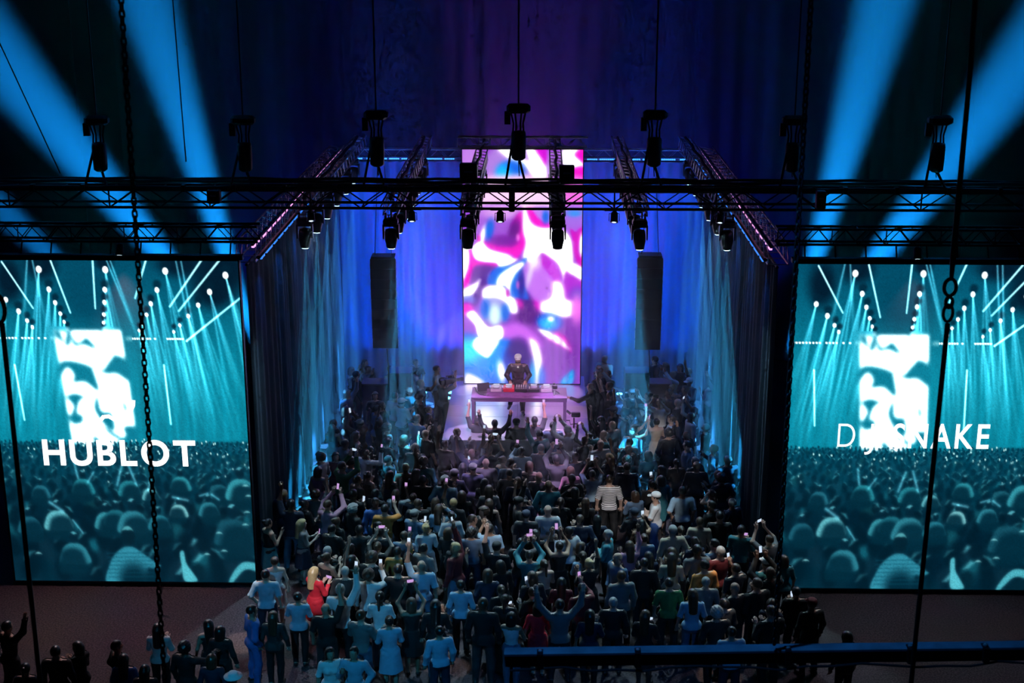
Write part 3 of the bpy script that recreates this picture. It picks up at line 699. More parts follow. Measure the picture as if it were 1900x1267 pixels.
for k, x in enumerate(XS):
    for j in range(6):
        y = 33.45 + j * 1.82
        r = empty('moving_head_lamp', (x, y, ZD - 0.02)); 
        tag(r, '%s moving-head lamp hanging under the %s truss' % (ORD[j], NAMES[k]), 'stage light', 'moving-head lamps')
        sx = (x / 5.2)
        inner = k in (2, 3)
        # beams lean outward a little and back towards the drape
        tgt = Vector((x + 0.40 * sx + g2.uniform(-.2, .2), y + (0.25 if inner else 0.6) + g2.uniform(-.2, .3), 0.8))
        piv = Vector((x, y, ZD - 0.02 - 0.55))
        q = (tgt - piv).to_track_quat('-Z', 'Y')
        hl = q.to_euler()
        obj('clamp', LM['clamp'], None, r, (-0.12, 0, 0)); obj('clamp', LM['clamp'], None, r, (0.12, 0, 0)); obj('base', LM['base'], None, r); obj('yoke', LM['yoke'], None, r)
        h = obj('head', LM['head'], None, r, (0, 0, -0.55)); h.rotation_euler = hl
        ln = obj('lens', LM['lens'], None, h)
        if inner: ln.material_slots[0].link = 'OBJECT'; ln.material_slots[0].material = LENSP
        obj('cooling_fin', LM['fin'], None, h)
        nose = piv + (tgt - piv).normalized() * 0.325
        if inner:
            if j in (0, 2, 4): spot('lamp_beam', nose, tgt, 9000, (0.7, 0.45, 1.0), 16, 0.8, 0.04)
        else:
            col_ = (0.04, 0.52, 0.95) if j < 2 else (0.06, 0.40, 1.0)
            lo = spot('lamp_beam', nose, tgt, ((18000, 20000, 22000, 26000, 34000, 40000) if k in (1, 4) else (38000, 42000, 50000, 50000, 50000, 50000))[j], col_, 10.0 if j < 2 else 9.0, 0.3, 0.012)
            gobo(lo.data, 15.0, 0.37 * (k * 6 + j))

# ------------------------------------------------------------------ light bars along the top of the drapes, uplights on the floor
DIO = mat('blue_diodes', (0.1, 0.3, 0.9), 0.3, emit=(0.05, 0.35, 1.0), estr=3.0, var=0)
DIOP = mat('pink_diodes', (0.8, 0.4, 0.8), 0.3, emit=(1.0, 0.35, 0.8), estr=1.6, var=0)
def light_bar(p0, p1, label, n, dm, r=0.05, group='light bars over the drapes'):
    p0, p1 = Vector(p0), Vector(p1); root = empty('light_bar', p0); tag(root, label, 'light bar', group)
    d = p1 - p0
    MB().tube([(0, 0, 0.06), tuple(d + Vector((0, 0, 0.06)))], r * 0.7, 6).build('housing', BLACK, root)
    mb = MB(); g = np.random.default_rng(int(abs(p0.x) * 10) + n)
    for i in range(n):
        if g.random() < 0.75:
            c = d * ((i + 0.5) / n); mb.box((c.x, c.y, c.z), (r, r, r * 0.8), math.atan2(d.y, d.x))
    mb.build('diodes', dm, root)['kind'] = 'stuff'
    return root
zb = at_y(1200, 296, YB - 0.35).z
for s, nm in ((-1, 'left'), (1, 'right')):
    a, b_ = (s * 2.0, YB - 0.35, zb), (s * (XW - 0.25), YB - 0.35, zb)
    light_bar(a, b_, 'row of blue lights along the top of the back drape, %s of the tall screen' % nm, 56, DIO, 0.045)
    for i in range(6):
        x = s * (2.3 + i * 0.62)
        spot('bar_light', (x, YB - 0.4, zb - 0.02), (x, YB - 0.1, 0), 900, BLUE, 50, 0.9, 0.04)
    xs_ = s * (XW - 0.28)
    light_bar((xs_, YF, zb - 0.02), (xs_, YB - 0.5, zb - 0.02), 'blue light bar along the foot of the %s drape truss' % nm, 90, mat('soft_blue_tube', (0.05, 0.2, 0.6), 0.4, emit=(0.03, 0.22, 0.9), estr=1.2, var=0), 0.07)
    light_bar((xs_ + s * 0.12, YF, zb + 0.28), (xs_ + s * 0.12, YB - 0.5, zb + 0.28), 'pink light bar on the %s drape truss above the blue one' % nm, 120, DIOP, 0.06)
    for i in range(6):
        y = YF + 1.2 + i * 2.3
        spot('bar_light', (xs_, y, zb - 0.06), (xs_ + s * 0.2, y + 0.4, 0), 90 + 60 * i, (0.01, 0.16, 0.8), 60, 0.9, 0.05)
def uplight(x, y, tgt, pw, label, col=(0.0, 0.10, 1.0), ang=56):
    r = empty('uplight', (x, y, 0.0)); tag(r, label, 'stage light', 'uplights at the drapes')
    MB().bbox((0, 0, 0.09), (0.26, 0.24, 0.18), 0.03).build('housing', PLASTIC, r)
    MB().lathe([(0.10, 0.18), (0.10, 0.2), (0.02, 0.205)], n=12).build('lens', mat('uplight_lens', (0.3, 0.6, 1), 0.2, emit=(0.1, 0.7, 1.0), estr=7.0, var=0), r)
    MB().tube([(-0.16, 0, 0.02), (-0.16, 0, 0.16), (0.16, 0, 0.16), (0.16, 0, 0.02)], 0.015, 5).build('bracket', BLACK, r)
    spot('uplight_beam', (x, y, 0.24), tgt, pw, col, ang, 0.7, 0.05)
ups = [-5.2, -4.5, -3.9, -3.2, -2.75, -2.3, 2.35, 2.75, 3.3, 3.75, 4.4, 5.2]
for i, x in enumerate(ups):
    uplight(x, YB - 1.15, (x + (0.5 if x < 0 else -0.5) * (-1 if abs(x) > 4.2 else 0.3), YB, 3.4), 4200 if abs(x) < 5 else 2400, '%s blue uplight from the left at the foot of the back drape' % ['first', 'second', 'third', 'fourth', 'fifth', 'sixth', 'seventh', 'eighth', 'ninth', 'tenth', 'eleventh', 'twelfth'][i])
for s, nm in ((-1, 'left'), (1, 'right')):
    for i, y in enumerate((42.8, 41.2)):
        uplight(s * 5.45, y, (s * 6.0 + s * (-1.2), y + 1.0, 6.0), 3500, 'blue uplight at the %s side drape, %s the corner' % (nm, ('in', 'in front of')[i]), BLUE, 16)

# added par cans and magenta floor lamps: fill for crowd, stage, carpet and back drape
def fill_can(loc, tgt, pw, col, ang, label, blend=0.8, up=0.2, lens=(0.7, 0.85, 1.0)):
    loc = Vector(loc); q = (Vector(tgt) - loc).to_track_quat('-Z', 'Y')
    r = empty('fill_can', loc); tag(r, label, 'stage light', 'added fill cans on the trusses')
    c = MB().lathe([(0.05, 0.26), (0.085, 0.22), (0.09, 0.05), (0.10, 0.0), (0.095, -0.01)], n=12).build('can', PLASTIC, r, True); c.rotation_euler = q.to_euler()
    ln = MB().lathe([(0.085, 0.012), (0.05, -0.012), (0.005, -0.016)], n=12).build('lens', mat('fill_can_lens', (0.5, 0.5, 0.5), 0.2, emit=lens, estr=1.5, var=0), c)
    MB().tube([(-0.12, 0, 0.02), (-0.12, 0, up), (0.12, 0, up), (0.12, 0, 0.02)], 0.012, 5).build('bracket', BLACK, r)
    MB().box((0, 0, up + 0.05), (0.06, 0.06, 0.12)).build('clamp', BLACK, r)
    if up > 0.1: MB().box((0, 0, up + 0.09), (0.46, 0.05, 0.05)).build('hanger', BLACK, r)
    nose = loc + (Vector(tgt) - loc).normalized() * 0.05
    spot('fill_can_beam', nose, tgt, pw, col, ang, blend, 0.04)
PLACE = ['leftmost', 'second from left', 'middle', 'second from right', 'rightmost']
for i, (x, p_) in enumerate(((-4.8, 1500), (-2.4, 1200), (-0.3, 1100), (2.4, 1500), (4.9, 1500))):
    fill_can((x, YT - 0.02, ZTB - 0.30), (x * 0.85, 28.7, 1.2), p_, (0.5, 0.85, 1.0), 60, '%s of five added fill lamps under the front truss' % PLACE[i])
for s, nm in ((-1, 'left'), (1, 'right')):
    fill_can((XS[1 if s < 0 else 4], 41.64, ZD - 0.27), (s * 2.0, 33.6, 1.2), 5200, (0.72, 0.78, 1.0), 36, 'added fill lamp far back under the middle %s truss' % nm)
    fill_can((XS[2 if s < 0 else 3], 36.1, ZD - 0.30), (s * 0.15, 38.9, 1.2), 2200 if s < 0 else 2800, (1.0, 0.55, 0.95) if s < 0 else (1.0, 0.30, 0.85), 32, 'added pink fill lamp under the inner %s truss aimed at the table' % nm, 0.5)
    fill_can((XL + 0.3 if s < 0 else XR - 0.3, YSD - 0.16, ZS0 + SH + 0.16), (-8.6 if s < 0 else 8.8, 26.8, 0), 900 if s < 0 else 450, (1.0, 0.62, 0.70) if s < 0 else (0.8, 0.7, 0.85), 84, 'added fill lamp on the header bar of the %s side screen' % nm, 0.95, -0.02)
    uplight(s * 2.35, 43.3, (s * 2.25, YB + 0.1, 4.2), 1600, 'added magenta fill lamp on the floor just %s of the tall screen' % nm, (0.75, 0.03, 1.0), 64)  # added lamps that make the magenta glow beside the screen

# ------------------------------------------------------------------ haze that shows the beams
hz = MB().box((0, 39.35, 8.0), (2 * HALL - 0.2, 14.1, 15.9)).build('haze', None)
hm = bpy.data.materials.new('stage_haze'); hm.use_nodes = True; nt = hm.node_tree
nt.nodes.remove(nt.nodes['Principled BSDF'])
vs_ = nt.nodes.new('ShaderNodeVolumeScatter'); vs_.inputs['Density'].default_value = 0.018; vs_.inputs['Anisotropy'].default_value = 0.0
vs_.inputs['Color'].default_value = (0.9, 0.95, 1, 1)
nt.links.new(vs_.outputs[0], nt.nodes['Material Output'].inputs['Volume'])
hz.data.materials.append(hm); tag(hz, 'thin theatrical haze filling the hall around the beams', 'haze', kind='stuff')

# ------------------------------------------------------------------ hoists holding the front truss
def hoist(px, top_y, label, scale=1.0, zt=15.2):
    x = at_y(px, 300, YT + 0.36).x; y = YT + 0.36
    z = at_y(px, top_y, y).z
    r = empty('chain_hoist', (x, y, ZTB + HT)); tag(r, label, 'chain hoist', 'hoists over the front truss')
    zz = z - (ZTB + HT)
    MB().lathe([(0.10, zz - 1.32), (0.165, zz - 1.27), (0.175, zz - 1.0), (0.175, zz - 0.72), (0.16, zz - 0.64), (0.06, zz - 0.62)], n=12).build('motor_body', BLACK, r, True)
    MB().bbox((0, 0, zz - 0.10), (0.56, 0.3, 0.22), 0.06).build('head_block', BLACK, r)
    MB().box((-0.26, 0.0, zz - 0.32), (0.14, 0.12, 0.3)).build('control_box', BLACK, r)
    for dx in (-0.13, -0.06, 0.05, 0.12):
        MB().tube([(dx * 1.4, 0, zz - 0.18), (dx * 0.9, 0.02, zz - 0.45), (dx, 0, zz - 0.66)], 0.022, 5).build('lifting_chain', BLACK, r)
    for dx in (-0.32, 0.2):
        MB().tube([(0.02 if dx > 0 else -0.12, 0, (zz - 1.3) if dx > 0 else zz - 0.75), (dx, -0.3, 0.05)], 0.032, 6).build('sling', RUBBER, r)
    MB().tube([(0, 0, zz - 1.3), (0.02, 0, 0.3)], 0.012, 5).build('load_chain', BLACK, r)
    MB().tube([(0, 0, zz), (0, 0, zt - ZTB - HT)], 0.02, 5).build('suspension_cable', BLACK, r)
hoist(962, 193, 'chain hoist hanging above the truss in front of the tall screen')
hoist(700, 205, 'dim chain hoist above the truss over the left light beams')
hoist(1213, 205, 'dim chain hoist above the truss over the right light beams')
hoist(455, 215, 'dark chain hoist above the truss near the left drape truss')
hoist(1470, 215, 'dark chain hoist above the truss near the right drape truss')
hoist(186, 215, 'dark chain hoist above the truss in front of the left blue beam')
hoist(1738, 215, 'dark chain hoist above the truss in front of the right blue beam')
# boxes and pods clamped to the front truss
for i, (px, y0, y1, wd, lab) in enumerate(((868, 308, 345, 0.42, 'left of the centre hoist'), (1052, 312, 345, 0.36, 'right of the centre hoist'), (950, 345, 390, 0.14, 'right under the centre hoist'), (400, 350, 375, 0.3, 'at the left blue beam'), (1520, 352, 385, 0.22, 'at the right blue beam'))):
    a = at_y(px, y1, YT - 0.06); b_ = at_y(px, y0, YT - 0.06)
    r = empty('junction_box', (a.x, YT - 0.17 if y0 > 340 else YT + 0.36, a.z)); tag(r, 'black box fixed to the front truss %s' % lab, 'box')
    MB().bbox((0, 0, (b_.z - a.z) / 2), (wd, 0.24, b_.z - a.z), 0.02).build('case', PLASTIC, r)
    MB().box((0, -0.125, (b_.z - a.z) * 0.6), (wd * 0.5, 0.01, 0.04)).build('connector_plate', ALU, r)

# ------------------------------------------------------------------ hanging loudspeaker columns
for s, nm, (xl, xr), yt, yb in ((-1, 'left', (690, 737), 478, 645), (1, 'right', (1180, 1227), 476, 648)):
    Y = 40.2
    a = at_y(xl, (yt + yb) / 2, Y); b_ = at_y(xr, (yt + yb) / 2, Y); zt = at_y(xl, yt, Y).z; zb_ = at_y(xl, yb, Y).z
    wd = b_.x - a.x; n = 9; hh = (zt - zb_) / n; xc = (a.x + b_.x) / 2
    r = empty('line_array', (xc, Y, zb_)); tag(r, 'tall hanging loudspeaker column in front of the %s blue drape' % nm, 'loudspeaker', 'hanging loudspeaker columns')
    for i in range(n):
        cbt = MB(); lean = 0.04 * ((n - i) / n) ** 2 * 3
        dy = -0.18 + lean
        cbt.add([(-wd / 2, dy - 0.02, 0.01), (wd / 2, dy - 0.02, 0.01), (wd / 2, dy + 0.02, hh - 0.01), (-wd / 2, dy + 0.02, hh - 0.01),
                 (-wd / 2 * 0.78, dy + 0.42, 0.03), (wd / 2 * 0.78, dy + 0.42, 0.03), (wd / 2 * 0.78, dy + 0.42, hh - 0.03), (-wd / 2 * 0.78, dy + 0.42, hh - 0.03)],
                [(0, 1, 2, 3), (7, 6, 5, 4), (0, 4, 5, 1), (1, 5, 6, 2), (2, 6, 7, 3), (3, 7, 4, 0)])
        c = cbt.build('cabinet', mat('speaker_paint', (0.02, 0.02, 0.025), 0.4), r, loc=(0, 0, i * hh))
        for q in (-1, 1):
            MB().box((q * (wd / 2 + 0.006), dy + 0.06, hh / 2), (0.014, 0.05, hh * 0.7)).build('rigging_plate', ALU, c)
    MB().box((0, 0, n * hh + 0.05), (wd * 0.9, 0.5, 0.06)).build('flying_frame', BLACK, r)
    for q in (-0.25, 0.25): MB().tube([(q, 0, n * hh + 0.06), (q * 0.4, 0, 8.35 - zb_)], 0.012, 5).build('hanging_chain', BLACK, r)
    MB().tube([(0.05, -0.1, 0), (0.08, -0.1, -0.6), (0.06, 0.0, -zb_ + 1.3)], 0.018, 5).build('tie_cable', RUBBER, r)

# ------------------------------------------------------------------ chains, ropes and the bar hanging near the camera
def chain(px0, py0, px1, py1, Y, label, link_l=0.055, link_r=0.0065, zmin=None, group=None):
    a = at_y(px0, py0, Y); b_ = at_y(px1, py1, Y)
    x = (a.x + b_.x) / 2
    top, bot = a.z, b_.z
    r = empty('hoist_chain', (x, Y, bot)); tag(r, label, 'chain', group)
    pts = [(link_l * 0.30 * math.cos(t), 0, link_l * (0.5 + 0.22 * (1 if math.sin(t) > 0 else -1)) + link_l * 0.30 * math.sin(t)) for t in np.linspace(0, 2 * math.pi, 13)[:-1]]
    me = MB().tube(pts + [pts[0]], link_r, 5, False).mesh('link', True); me.materials.append(BLACK)
    pitch = link_l * 0.82; n = int((top - bot) / pitch)
    d = (Vector(a) - Vector(b_))
    for i in range(n):
        t = i / n
        obj('link', me, None, r, (b_.x + d.x * t - x, 0, i * pitch), (0, 0, math.pi / 4 + (math.pi / 2 if i % 2 else 0)))
    return r
chain(222, -40, 308, 1300, 8.6, 'black steel chain hanging in front of the left video screen', 0.050, 0.0072)
chain(1507, -40, 1437, 1196, 10.2, 'black steel chain holding up the lighting bar at the bottom right', 0.058, 0.0085)
def rope(px0, py0, px1, py1, Y, rad, label, kind=0):
    a = at_y(px0, py0, Y); b_ = at_y(px1, py1, Y)
    r = empty('steel_rope', b_); tag(r, label, 'rope')
    MB().tube([(0, 0, 0), tuple(Vector(a) - Vector(b_))], rad, 7).build('strand', BLACK, r)
    return r, Vector(a) - Vector(b_)
def ring(root, c, rx, rz, rad):
    pts = [(c[0] + rx * math.cos(t) , c[1], c[2] + rz * math.sin(t) * (1.0 if math.sin(t) > 0 else 1.0)) for t in np.linspace(0, 2 * math.pi, 17)]
    MB().tube(pts, rad, 6, False).build('shackle', BLACK, root, True)
r, top = rope(4, 600, 78, 1300, 8.0, 0.016, 'black steel rope with a hook at the left edge of the picture')
ring(r, (top.x - 0.02, 0, top.z + 0.09), 0.045, 0.09, 0.014)
MB().tube([(top.x - 0.06, 0, top.z + 0.1), (top.x - 0.1, 0, top.z + 0.5), (top.x - 0.14, 0, top.z + 2.6)], 0.014, 6).build('upper_strand', BLACK, r)
r, top = rope(1758, 600, 1687, 1300, 8.6, 0.017, 'black steel rope with shackles in front of the right video screen')
px_ = lambda x, y: Vector(at_y(x, y, 8.6)) - r.location
ring(r, tuple(px_(1759, 581)), 0.030, 0.055, 0.011)
ring(r, tuple(px_(1761, 561)), 0.022, 0.035, 0.012)
ring(r, tuple(px_(1763, 533)), 0.038, 0.055, 0.013)
MB().tube([tuple(px_(1765, 520)), tuple(px_(1768, 480)), tuple(px_(1800, 130)), tuple(px_(1812, -40))], [0.013, 0.02, 0.016, 0.016], 7).build('upper_strand', BLACK, r)
for (x0, y0, x1, y1, Y, lab) in ((318, -30, 345, 300, 26, 'thin cable hanging across the inner left blue beam'), (-10, 60, 112, 322, 26, 'thin slanting cable across the outer left blue beam')):
    a = at_y(x0, y0, Y); b_ = at_y(x1, y1, Y)
    q = empty('cable', b_); tag(q, lab, 'cable'); MB().tube([(0, 0, 0), tuple(Vector(a) - Vector(b_))], 0.012, 5).build('strand', RUBBER, q)
# the lighting bar
a = at_y(935, 1206, 10.3); b_ = at_y(1960, 1192, 10.2)
bar = empty('lighting_bar', a); tag(bar, 'black lighting bar with blue-lit upper face crossing the bottom right', 'bar')
v = Vector(b_) - Vector(a); L = v.length; bar.rotation_euler = (0, -math.asin(v.z / L), math.atan2(v.y, v.x))
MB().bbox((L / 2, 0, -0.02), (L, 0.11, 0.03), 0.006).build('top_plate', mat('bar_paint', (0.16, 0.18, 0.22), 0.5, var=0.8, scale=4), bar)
MB().bbox((L / 2, 0.02, -0.09), (L - 0.01, 0.10, 0.11), 0.008).build('web', BLACK, bar)
MB().tube([(0.05 + i * 0.22, -0.06, -0.155 + 0.018 * math.sin(i * 1.1) - 0.012 * math.sin(i * 2.7)) for i in range(int(L / 0.22))], 0.010, 6).build('cable', RUBBER, bar)
for i, xx in enumerate((0.3, 1.1, 2.32, 3.3, 3.9)):
    MB().box((xx, -0.05, -0.06), (0.05, 0.1, 0.13)).build('clamp', BLACK, bar)
    MB().lathe([(0.018, 0), (0.018, 0.02), (0.004, 0.024)], (xx, -0.04, -0.004), 8).build('bolt', ALU, bar)

# ------------------------------------------------------------------ people: implicit bodies, one continuous skin per pose
def surface_nets(F, org, h):
    ins = F < 0
    nx, ny, nz = F.shape
    c = ins[:-1, :-1, :-1].astype(np.int8)
    tot = np.zeros((nx - 1, ny - 1, nz - 1), np.int8)
    for dx in (0, 1):
        for dy in (0, 1):
            for dz in (0, 1): tot += ins[dx:nx - 1 + dx, dy:ny - 1 + dy, dz:nz - 1 + dz]
    mask = (tot > 0) & (tot < 8)
    I = np.argwhere(mask); vid = np.full(mask.shape, -1, np.int64); vid[mask] = np.arange(len(I))
    acc = np.zeros((len(I), 3)); cnt = np.zeros(len(I))
    off = [(0, 0, 0), (1, 0, 0), (0, 1, 0), (1, 1, 0), (0, 0, 1), (1, 0, 1), (0, 1, 1), (1, 1, 1)]
    for a, b in ((0, 1), (2, 3), (4, 5), (6, 7), (0, 2), (1, 3), (4, 6), (5, 7), (0, 4), (1, 5), (2, 6), (3, 7)):
        A, B = np.array(off[a]), np.array(off[b])
        fa = F[tuple((I + A).T)]; fb = F[tuple((I + B).T)]
        s = (fa < 0) != (fb < 0)
        t = np.where(s, fa / np.where(s, fa - fb, 1), 0)
        acc += np.where(s[:, None], A + (B - A) * t[:, None], 0); cnt += s
    V = (I + acc / cnt[:, None]) * h + org
    faces = []
    for ax in range(3):
        sl0 = [slice(1, -1)] * 3; sl1 = [slice(1, -1)] * 3
        sl0[ax] = slice(0, -1); sl1[ax] = slice(1, None)
        f0 = ins[tuple(sl0)]; f1 = ins[tuple(sl1)]
        E = np.argwhere(f0 != f1)
        sg = f0[tuple(E.T)]
        base = E.copy()
        for q in range(3):
            if q != ax: base[:, q] += 1
        u, v = (ax + 1) % 3, (ax + 2) % 3
        def cell(du, dv):
            z = base.copy(); z[:, u] += du; z[:, v] += dv; return vid[tuple(z.T)]
        q = np.stack([cell(-1, -1), cell(0, -1), cell(0, 0), cell(-1, 0)], 1)
        q[~sg] = q[~sg][:, ::-1]
        faces.append(q)
    return V, np.concatenate(faces)
def cap(P, a, b, ra, rb):
    a = np.array(a, float); b = np.array(b, float); e = b - a
    t = np.clip(((P - a) @ e) / (e @ e + 1e-9), 0, 1)
    return np.linalg.norm(P - a - t[..., None] * e, axis=-1) - (ra + (rb - ra) * t)
def ellp(P, c, r):
    r = np.array(r, float); q = (P - np.array(c)) / r
    k0 = np.linalg.norm(q, axis=-1); k1 = np.linalg.norm(q / r, axis=-1)
    return k0 * (k0 - 1) / np.maximum(k1, 1e-6)

ARMS = {
 'down': ((.255, -.02, 1.15), (.265, .07, .90), (0, .15, -1)),
 'pocket': ((.30, -.07, 1.17), (.20, .06, .96), (-.3, .2, -1)),
 'hold': ((.235, .07, 1.15), (.08, .29, 1.24), (-.2, .5, .8)),
 'film': ((.27, .22, 1.37), (.15, .36, 1.58), (-.15, .1, 1)),
 'filmhigh': ((.27, .22, 1.56), (.10, .32, 1.82), (-.15, .1, 1)),
 'up': ((.27, .10, 1.69), (.23, .16, 1.96), (0, .05, 1)),
 'wide': ((.36, .04, 1.62), (.40, .08, 1.88), (.1, 0, 1)),
 'cross': ((.25, .08, 1.17), (-.06, .22, 1.19), (-1, .1, .1)),
 'drink': ((.255, .05, 1.15), (.13, .25, 1.36), (-.2, .3, .9)),
 'reach': ((.34, .22, 1.30), (.28, .47, 1.34), (-.1, 1, .1)),
 'head': ((.36, .05, 1.48), (.14, .03, 1.68), (-.8, .1, .4)),
 'dj': ((.29, .02, 1.17), (.19, .29, 1.06), (-.2, .9, -.3)),
}
REG = dict(torso=0, arm=1, fore=2, hand=3, pelvis=4, thigh=5, calf=6, foot=7, neck=8, head=9)
def person_template(left='down', right='down', sex='m', stance=0.0, h=0.0235, lift=False, step=False):
    w = 1.0 if sex == 'm' else 0.88
    sh = .185 * w; hip = .092
    P = []; 
    def add(reg, kind, *a): P.append((reg, kind, a))
    add('torso', 'e', (0, 0, 1.31), (.165 * w, .112, .19)); add('torso', 'e', (0, .005, 1.13), (.140 * (w if sex == 'm' else .86), .10, .15))
    add('torso', 'c', (-sh * .82, -.01, 1.415), (sh * .82, -.01, 1.415), .062, .062)
    if sex == 'f':
        add('torso', 'e', (-.07, .075, 1.29), (.062, .06, .065)); add('torso', 'e', (.07, .075, 1.29), (.062, .06, .065))
    pw = .155 if sex == 'm' else .168
    add('pelvis', 'e', (0, -.01, .965), (pw, .115, .125)); add('pelvis', 'e', (-.06, -.06, .93), (.085, .08, .09)); add('pelvis', 'e', (.06, -.06, .93), (.085, .08, .09))
    add('neck', 'c', (0, -.012, 1.43), (0, .0, 1.56), .054 if sex == 'm' else .045, .05 if sex == 'm' else .042)
    add('head', 'e', (0, -.005, 1.655), (.077, .098, .103)); add('head', 'e', (0, .028, 1.595), (.055, .062, .068))
    hands = []
    for s, an in ((-1, left), (1, right)):
        el, wr, hd = [Vector(q) for q in ARMS[an]]
        S_ = Vector((s * sh, -.01, 1.415)); el = Vector((s * el.x * (.5 + .5 * w), el.y, el.z)); wr = Vector((s * wr.x, wr.y, wr.z)); hd = Vector((s * hd.x, hd.y, hd.z)).normalized()
        k = 1.0 if sex == 'm' else .84
        add('arm', 'c', S_, el, .058 * k, .044 * k); add('fore', 'c', el, wr, .045 * k, .030 * k)
        add('hand', 'c', wr, wr + hd * .075, .028, .036 * k)
        hands.append((wr, hd, s))
    legs = []
    for s in (-1, 1):
        k = 1.0 if sex == 'm' else .92
        H = Vector((s * hip, 0, .93)); sp = stance * s
        K = Vector((s * (hip + .01) + sp * .5, .02, .50)); A = Vector((s * hip + sp, -.03, .085)); T = Vector((s * (hip + .035) + sp, .15, .04))
        if lift and s == 1: K = Vector((.16, .16, .62)); A = Vector((.20, -.02, .30)); T = Vector((.24, .10, .20))
        if step: K.y += .12 * s; A.y += .2 * s; T.y += .2 * s; A.z += .03 if s < 0 else 0
        add('thigh', 'c', H, K, .088 * k, .060 * k); add('calf', 'c', K, A, .062 * k, .042 * k)
        add('calf', 'e', K * .62 + A * .38 + Vector((0, -.03, 0)), (.05 * k, .05 * k, .11))
        add('foot', 'c', A + Vector((0, -.035, -.035)), T, .045, .036)
    def dist(Q):
        D = []
        for reg, kind, a in P:
            D.append(ellp(Q, *a) if kind == 'e' else cap(Q, *a))
        return np.stack(D, -1)
    pts = np.array([list(q) for reg, kind, a in P for q in ((a[0],) if kind == 'e' else (a[0], a[1]))])
    lo = pts.min(0) - .22; hi = pts.max(0) + .16; lo[2] = -.03
    n = np.ceil((hi - lo) / h).astype(int) + 2
    G = np.stack(np.meshgrid(*[lo[i] + h * np.arange(n[i]) for i in range(3)], indexing='ij'), -1)
    k = .016
    D = dist(G.reshape(-1, 3)); mn = D.min(-1)
    F = mn - k * np.log(np.exp(-(D - mn[:, None]) / k).sum(-1))
    F = F.reshape(G.shape[:3])
    V, Q = surface_nets(F, lo, h)
    regs = [REG[p[0]] for p in P]
    vreg = np.array(regs)[dist(V).argmin(-1)]
    V[:, 2] = np.maximum(V[:, 2], 0.002)
    return dict(V=V, Q=Q, vreg=vreg, hands=hands, sex=sex)

def finger_geo(mb, wr, hd, s, curl=0.6):
    hd = Vector(hd).normalized(); up = Vector((0, 1, 0)) if abs(hd.y) < .8 else Vector((0, 0, -1))
    sd = hd.cross(up).normalized(); nrm = sd.cross(hd).normalized()
    for i, L in enumerate((.062, .075, .07, .055)):
        o = wr + hd * .085 + sd * (-.03 + .02 * i)
        p1 = o + (hd * math.cos(curl * .4) + nrm * math.sin(curl * .4)) * L * .55
        p2 = p1 + (hd * math.cos(curl * 1.2) + nrm * math.sin(curl * 1.2)) * L * .5
        mb.tube([o - hd * .02, o, p1, p2], [.010, .0105, .0095, .007], 5)
    o = wr + hd * .03 + sd * (.03 * -s); t = (hd * .75 - sd * s * .6 + nrm * .3).normalized()
    mb.tube([o, o + t * .04, o + t * .055 + hd * .03], [.013, .012, .008], 5)

